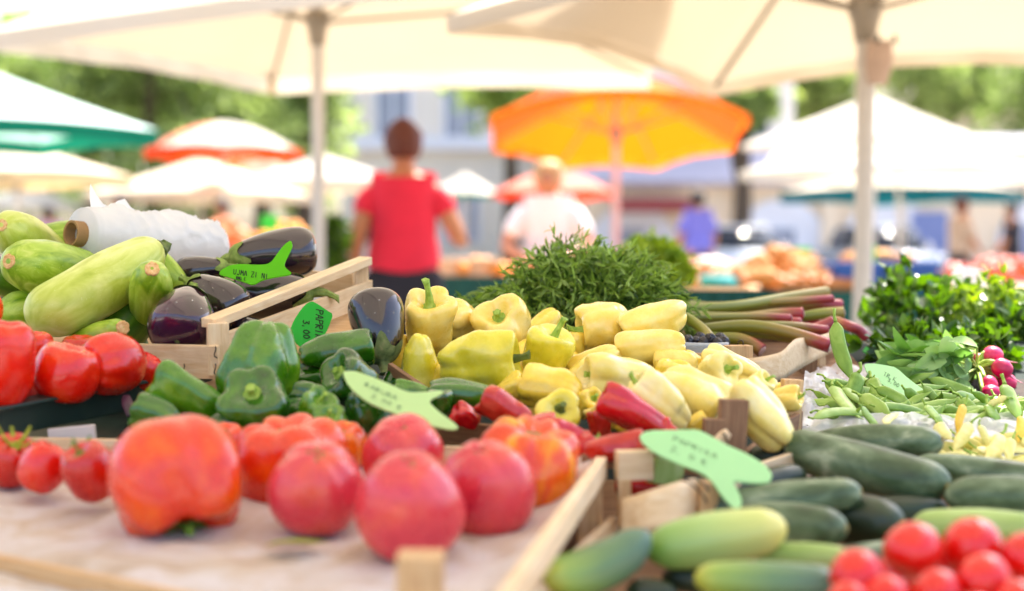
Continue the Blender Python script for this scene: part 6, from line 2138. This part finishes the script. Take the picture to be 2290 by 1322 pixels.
for u, w in ((1415, 1.5), (1745, 1.7), (1985, 1.7), (2330, 1.7)):
    cx = (u - 1145) / FPX * 38
    vs, fs = [], []
    n = 25
    for i in range(n):
        a = math.pi * i / (n - 1)
        for rr in (w * .5, w * .5 + .38):
            vs.append((cx - rr * math.cos(a), 37.90, 1.0 + rr * math.sin(a)))
    for i in range(n - 1):
        fs.append((2 * i, 2 * i + 1, 2 * i + 3, 2 * i + 2))
    k = len(vs)
    for sd in (-1, 1):
        vs += [(cx + sd * w * .5, 37.90, 0), (cx + sd * (w * .5 + .38), 37.90, 0), (cx + sd * (w * .5 + .38), 37.90, 1.0), (cx + sd * w * .5, 37.90, 1.0)]
        fs.append((k, k + 1, k + 2, k + 3))
        k += 4
    vs2 = vs + [(x, y + .09, z) for x, y, z in vs]
    wpart('arch_surround', mesh_from(vs2, fs + [tuple(i + len(vs) for i in f) for f in fs], False), MATS['plaster_white'], h2, Matrix())
    vs = [(cx - w * .5 * math.cos(math.pi * i / 24), 37.93, 1.0 + w * .5 * math.sin(math.pi * i / 24)) for i in range(25)] + [(cx + w * .5, 37.93, 0), (cx - w * .5, 37.93, 0)]
    wpart('arch_opening', mesh_from(vs, [tuple(range(27))], False), MATS['plaster_white'], h2, Matrix())
    bx('doorway', h2, cx, 37.9, .72, w * .42, .08, 1.44, 'dark_glass')
    bx('doorway_post', h2, cx - w * .26, 37.9, .72, w * .08, .09, 1.5, 'shutter_blue')
bx('door', h2, (2075 - 1145) / FPX * 38, 37.9, .95, .95, .10, 1.9, 'shutter_blue')
bx('awning', h2, (1460 - 1145) / FPX * 37, 37.2, 2.05, 2.0, 1.2, .32, 'awning_red')
for u in (1655, 1850):
    bx('pilaster', h2, (u - 1145) / FPX * 38, 37.85, 1.35, .42, .22, 2.7, 'plaster_beige')
h3 = empty('house', (18, 66, 0), 'distant grey house with a slanting roof between the trees', 'house')
bx('wall', h3, 17, 66, 3.5, 17, 7, 7.0, 'plaster_lavender')
for k in range(7):
    window(h3, 10 + k * 2.3, 62.5, 4.8, 1.0, 1.6)
vs = [(7.6, 61.6, 7.0), (26.4, 61.6, 7.0), (25, 66, 9.6), (9, 66, 9.6), (7.6, 70.4, 7.0), (26.4, 70.4, 7.0)]
vs += [(x, y, z - .3) for x, y, z in vs]
wpart('roof', mesh_from(vs, [(0, 1, 2, 3), (3, 2, 5, 4), (0, 3, 4), (1, 5, 2), (6, 9, 8, 7), (9, 10, 11, 8), (0, 6, 7, 1), (4, 5, 11, 10)], False), MATS['roof_brown'], h3, Matrix())

# ------------------------------------------------------------------ trees
leaf_mat('tree_leaf', '#5a6e3a', '#aaba78', .5, .5, .6, .3)
leaf_mat('tree_leaf_light', '#66803a', '#b8c872', .5, .45, .6, .3)
leaf_mat('tree_leaf_dark', '#4a5e30', '#94a866', .5, .5, .6, .3)
plain('bark', '#4a3d30', .9, var=.3, scale=6, bump_s=.5)


def tree(x, y, H, cw, cz, ch, seed, m, label, n=2600, ls=.22):
    rnd = random.Random(seed)
    e = empty('tree', (x, y, 0), label, 'tree', 'trees round the market square')
    base = V((x, y, 0))
    top = V((x + rnd.uniform(-.3, .3), y, H * .8))
    tr_ = wpart('trunk', tube([base, base.lerp(top, .4) + V((.1, 0, 0)), top], [.26, .18, .05], 10, 10), MATS['bark'], e, Matrix())
    blobs = []
    for i in range(22):
        q = rvec(rnd) * rnd.uniform(.2, 1.0)
        c = V((x + q.x * cw, y + q.y * cw, cz + q.z * ch))
        blobs.append((c, rnd.uniform(.32, .5) * min(cw, ch)))
        if i < 7:
            st = base.lerp(top, rnd.uniform(.35, .8))
            lb = link('limb', tube([st, st.lerp(c, .5) + V((0, 0, .2)), c], [.09, .06, .02], 7, 8), MATS['bark'])
            lb.parent = tr_
            lb.matrix_parent_inverse = Matrix.Translation(-V(tr_.parent.location)) @ Matrix()
            lb.matrix_parent_inverse = Matrix()
            lb.matrix_local = Matrix()
    vs, fs = [], []
    for i in range(n):
        c, r = rnd.choice(blobs)
        q = rvec(rnd)
        p = c + q * r * rnd.uniform(.3, 1.15)
        leaf_into(vs, fs, p, (q + rvec(rnd) * .9).normalized(), rvec(rnd), ls * rnd.uniform(.6, 1.3), ls * .6 * rnd.uniform(.6, 1.2), rnd.uniform(-.4, .2), 2, .2)
    wpart('crown', mesh_from(vs, fs, False), m, e, Matrix())['kind'] = 'stuff'


TL = MATS['tree_leaf']
for x, y, H, cw, cz, ch, sd, m_, lab in [
    (-12.6, 31, 9, 2.4, 4.4, 2.9, 1, TL, 'leafy tree at the photo edge above the green parasol'),
    (-9.9, 33, 9, 2.3, 4.6, 2.8, 2, MATS['tree_leaf_dark'], 'darker leafy tree second from the photo edge, behind the green parasol'),
    (-7.6, 30, 9, 2.2, 4.3, 2.8, 3, TL, 'leafy tree above the red and white parasol'),
    (-5.8, 33, 9, 2.0, 4.4, 2.8, 4, MATS['tree_leaf_dark'], 'dark tree just left of the lavender house'),
    (-4.3, 29, 8, 1.1, 3.9, 2.4, 5, TL, 'small yellowish tree by the left pole'),
    (-15.5, 40, 10, 3.5, 5.2, 3.6, 6, MATS['tree_leaf_dark'], 'tall tree far behind the green parasol'),
    (-9.0, 42, 10, 3.5, 5.2, 3.6, 7, MATS['tree_leaf_dark'], 'tall tree far behind the red and white parasol'),
    (8.6, 52, 11, 2.3, 6.9, 1.9, 8, MATS['tree_leaf_light'], 'bright green tree above the orange parasol edge'),
    (11.5, 54, 11, 2.0, 7.2, 2.2, 9, TL, 'leafy tree just left of the wide white parasol'),
    (14.8, 52, 11, 2.4, 7.6, 2.3, 10, TL, 'leafy tree behind the pole with the canvas bag'),
    (17.4, 56, 11, 2.2, 7.6, 2.6, 14, TL, 'pale green tree between the canvas bag pole and the photo edge'),
    (10.2, 57, 11, 1.6, 7.2, 2.4, 15, MATS['tree_leaf_dark'], 'narrow tree filling the gap just left of the white pole'),
    (19.0, 50, 11, 2.8, 6.4, 3.0, 11, MATS['tree_leaf_dark'], 'dark leafy tree at the photo edge beyond the white parasols'),
    (5.1, 32, 8, .8, 4.6, 1.3, 12, TL, 'thin dark trunked tree between the lavender house and the arches'),
    (-.05, 35, 8, 1.3, 5.2, 1.3, 13, MATS['tree_leaf_light'], 'light tree top in front of the lavender house windows')]:
    tree(x, y, H, cw, cz, ch, sd, m_, lab, n=4200 if cw > 1.6 else 1600, ls=.26)

# ------------------------------------------------------------------ cars
plain('car_white', '#dfe2e6', .18, var=.02, spec=.8)
plain('car_silver', '#8e97a4', .15, metal=.6, var=.02, spec=.8)
plain('rubber', '#151515', .8)
plain('chrome', '#d8d8d8', .05, metal=1.0)


def car(loc, rz, m, label):
    e = empty('parked_car', loc, label, 'car', 'cars parked before the arcade')
    M = Matrix.Translation(loc) @ Matrix.Rotation(rz, 4, 'Z')

    def loft(prof, wid, name, m_, bev=.06):
        bm = bmesh.new()
        ls = []
        for w_, in_ in ((-wid, .0), (-wid * .92, -.04), (wid * .92, -.04), (wid, .0)):
            pass
        a = [bm.verts.new((x, -wid, z)) for x, z in prof]
        b2 = [bm.verts.new((x, wid, z)) for x, z in prof]
        bm.faces.new(a)
        bm.faces.new(b2[::-1])
        for i in range(len(prof)):
            j = (i + 1) % len(prof)
            bm.faces.new((a[i], b2[i], b2[j], a[j]))
        bmesh.ops.recalc_face_normals(bm, faces=bm.faces)
        bmesh.ops.bevel(bm, geom=bm.edges[:], offset=bev, segments=3, affect='EDGES')
        me = bpy.data.meshes.new(name)
        bm.to_mesh(me)
        bm.free()
        me.polygons.foreach_set('use_smooth', [True] * len(me.polygons))
        return wpart(name, me, MATS[m_], e, M)
    loft([(-2.05, .35), (-2.1, .75), (-1.95, .92), (-1.2, .96), (1.0, .94), (1.85, .82), (2.1, .65), (2.08, .3)], .84, 'body', m)
    loft([(-1.55, .93), (-1.15, 1.38), (-.2, 1.45), (.55, 1.38), (1.15, .93)], .70, 'cabin', 'car_glass', .05)
    loft([(-1.2, 1.40), (-1.1, 1.46), (.5, 1.46), (.6, 1.40)], .66, 'roof', m, .03)
    for x in (-1.3, 1.3):
        for y in (-.82, .82):
            w = wpart('wheel', tube([V((x, y - .09, .31)), V((x, y + .09, .31))], .31, 20, 4), MATS['rubber'], e, M)
            rm = link('rim', tube([V((x, y - .10, .31)), V((x, y + .10, .31))], .19, 16, 4), MATS['chrome'])
            rm.parent = w
    for y in (-.6, .6):
        wpart('headlight', capsule_mesh(.22, .16, 1, n=14, m=12), MATS['chrome'], e, M @ Matrix.Translation((2.02, y, .66)))
        wpart('wing_mirror', capsule_mesh(.16, .14, 1, n=14, m=12), MATS['chrome'], e, M @ Matrix.Translation((.75, y * 1.5, 1.0)))
    for y in (-.845, .845):
        wpart('door_handle', box_mesh(.16, .03, .03, .008), MATS['chrome'], e, M @ Matrix.Translation((-.2, y, .82)))
    return e


car(V(((1650 - 1145) / FPX * 31, 32, 0)), -1.2, 'car_white', 'white parked car seen end on beyond the person in purple')
car(V(((1990 - 1145) / FPX * 33, 34, 0)), -1.4, 'car_silver', 'silver parked car before the second arch, behind the white pole')
# ------------------------------------------------------------------ drops of water on the aubergines
bpy.context.view_layer.update()
m, nt, b = new_mat('water')
b.inputs['Base Color'].default_value = (1, 1, 1, 1)
b.inputs['Roughness'].default_value = .02
b.inputs['Transmission Weight'].default_value = 1.0
b.inputs['IOR'].default_value = 1.33
MATS['water'] = m
dg = bpy.context.evaluated_depsgraph_get()
for o in [o for o in scene.objects if o.name.startswith('aubergine')]:
    for sd, pts in DROPS.items():
        for u, v in pts:
            inv = o.matrix_world.inverted()
            r = ray(u, v).normalized()
            ok, loc, nrm, fi = o.ray_cast(inv @ CAM, (inv.to_3x3() @ r).normalized())
            if not ok:
                continue
            wl = o.matrix_world @ loc
            hit = scene.ray_cast(dg, CAM, r)
            if hit[4] is None or hit[4].name != o.name:
                continue
            rr = .0009 + .0007 * ((u * 7 + v) % 5) / 5
            me = capsule_mesh(rr * 1.1, rr * 2.2, u, n=12, m=10, round0=.5, round1=.5)
            q = link('water_drop', me, MATS['water'])
            q.parent = o
            q.matrix_local = frame(loc, nrm)

# ------------------------------------------------------------------ light, camera, picture
SUN_EL, SUN_AZ = R(60), None
to_sun = Vector((.22, .45, .866)).normalized()
sun = bpy.data.lights.new('sun', 'SUN')
sun.energy = 4.2
sun.angle = R(.55)
sun.color = (1.0, .95, .86)
so = bpy.data.objects.new('sun', sun)
COL.objects.link(so)
so.rotation_euler = to_sun.to_track_quat('Z', 'Y').to_euler()
w = bpy.data.worlds.new('World')
scene.world = w
w.use_nodes = True
nt = w.node_tree
sky = nt.nodes.new('ShaderNodeTexSky')
sky.sky_type = 'NISHITA'
sky.sun_disc = False
sky.sun_elevation = math.asin(to_sun.z)
sky.sun_rotation = math.atan2(to_sun.x, to_sun.y)
sky.air_density = .9
sky.dust_density = 4.0
sky.ozone_density = .6
nt.links.new(sky.outputs[0], nt.nodes['Background'].inputs['Color'])
nt.nodes['Background'].inputs['Strength'].default_value = .14

cam = bpy.data.cameras.new('camera')
cam.sensor_width = 36
cam.lens = FPX / 2290 * 36
cam.clip_start = .05
cam.clip_end = 500
cam.dof.use_dof = True
cam.dof.focus_distance = 1.73
cam.dof.aperture_fstop = 2.55
cam.dof.aperture_blades = 0
co = bpy.data.objects.new('camera', cam)
COL.objects.link(co)
co.location = CAM
co.rotation_euler = (math.pi / 2 - PITCH, 0, 0)
scene.camera = co
scene.view_settings.view_transform = 'Standard'
scene.view_settings.look = 'None'
scene.view_settings.exposure = EXPOSURE
scene.view_settings.gamma = 1
scene.cycles.use_denoising = True
scene.cycles.max_bounces = 10
scene.cycles.transparent_max_bounces = 12
scene.cycles.sample_clamp_indirect = 8
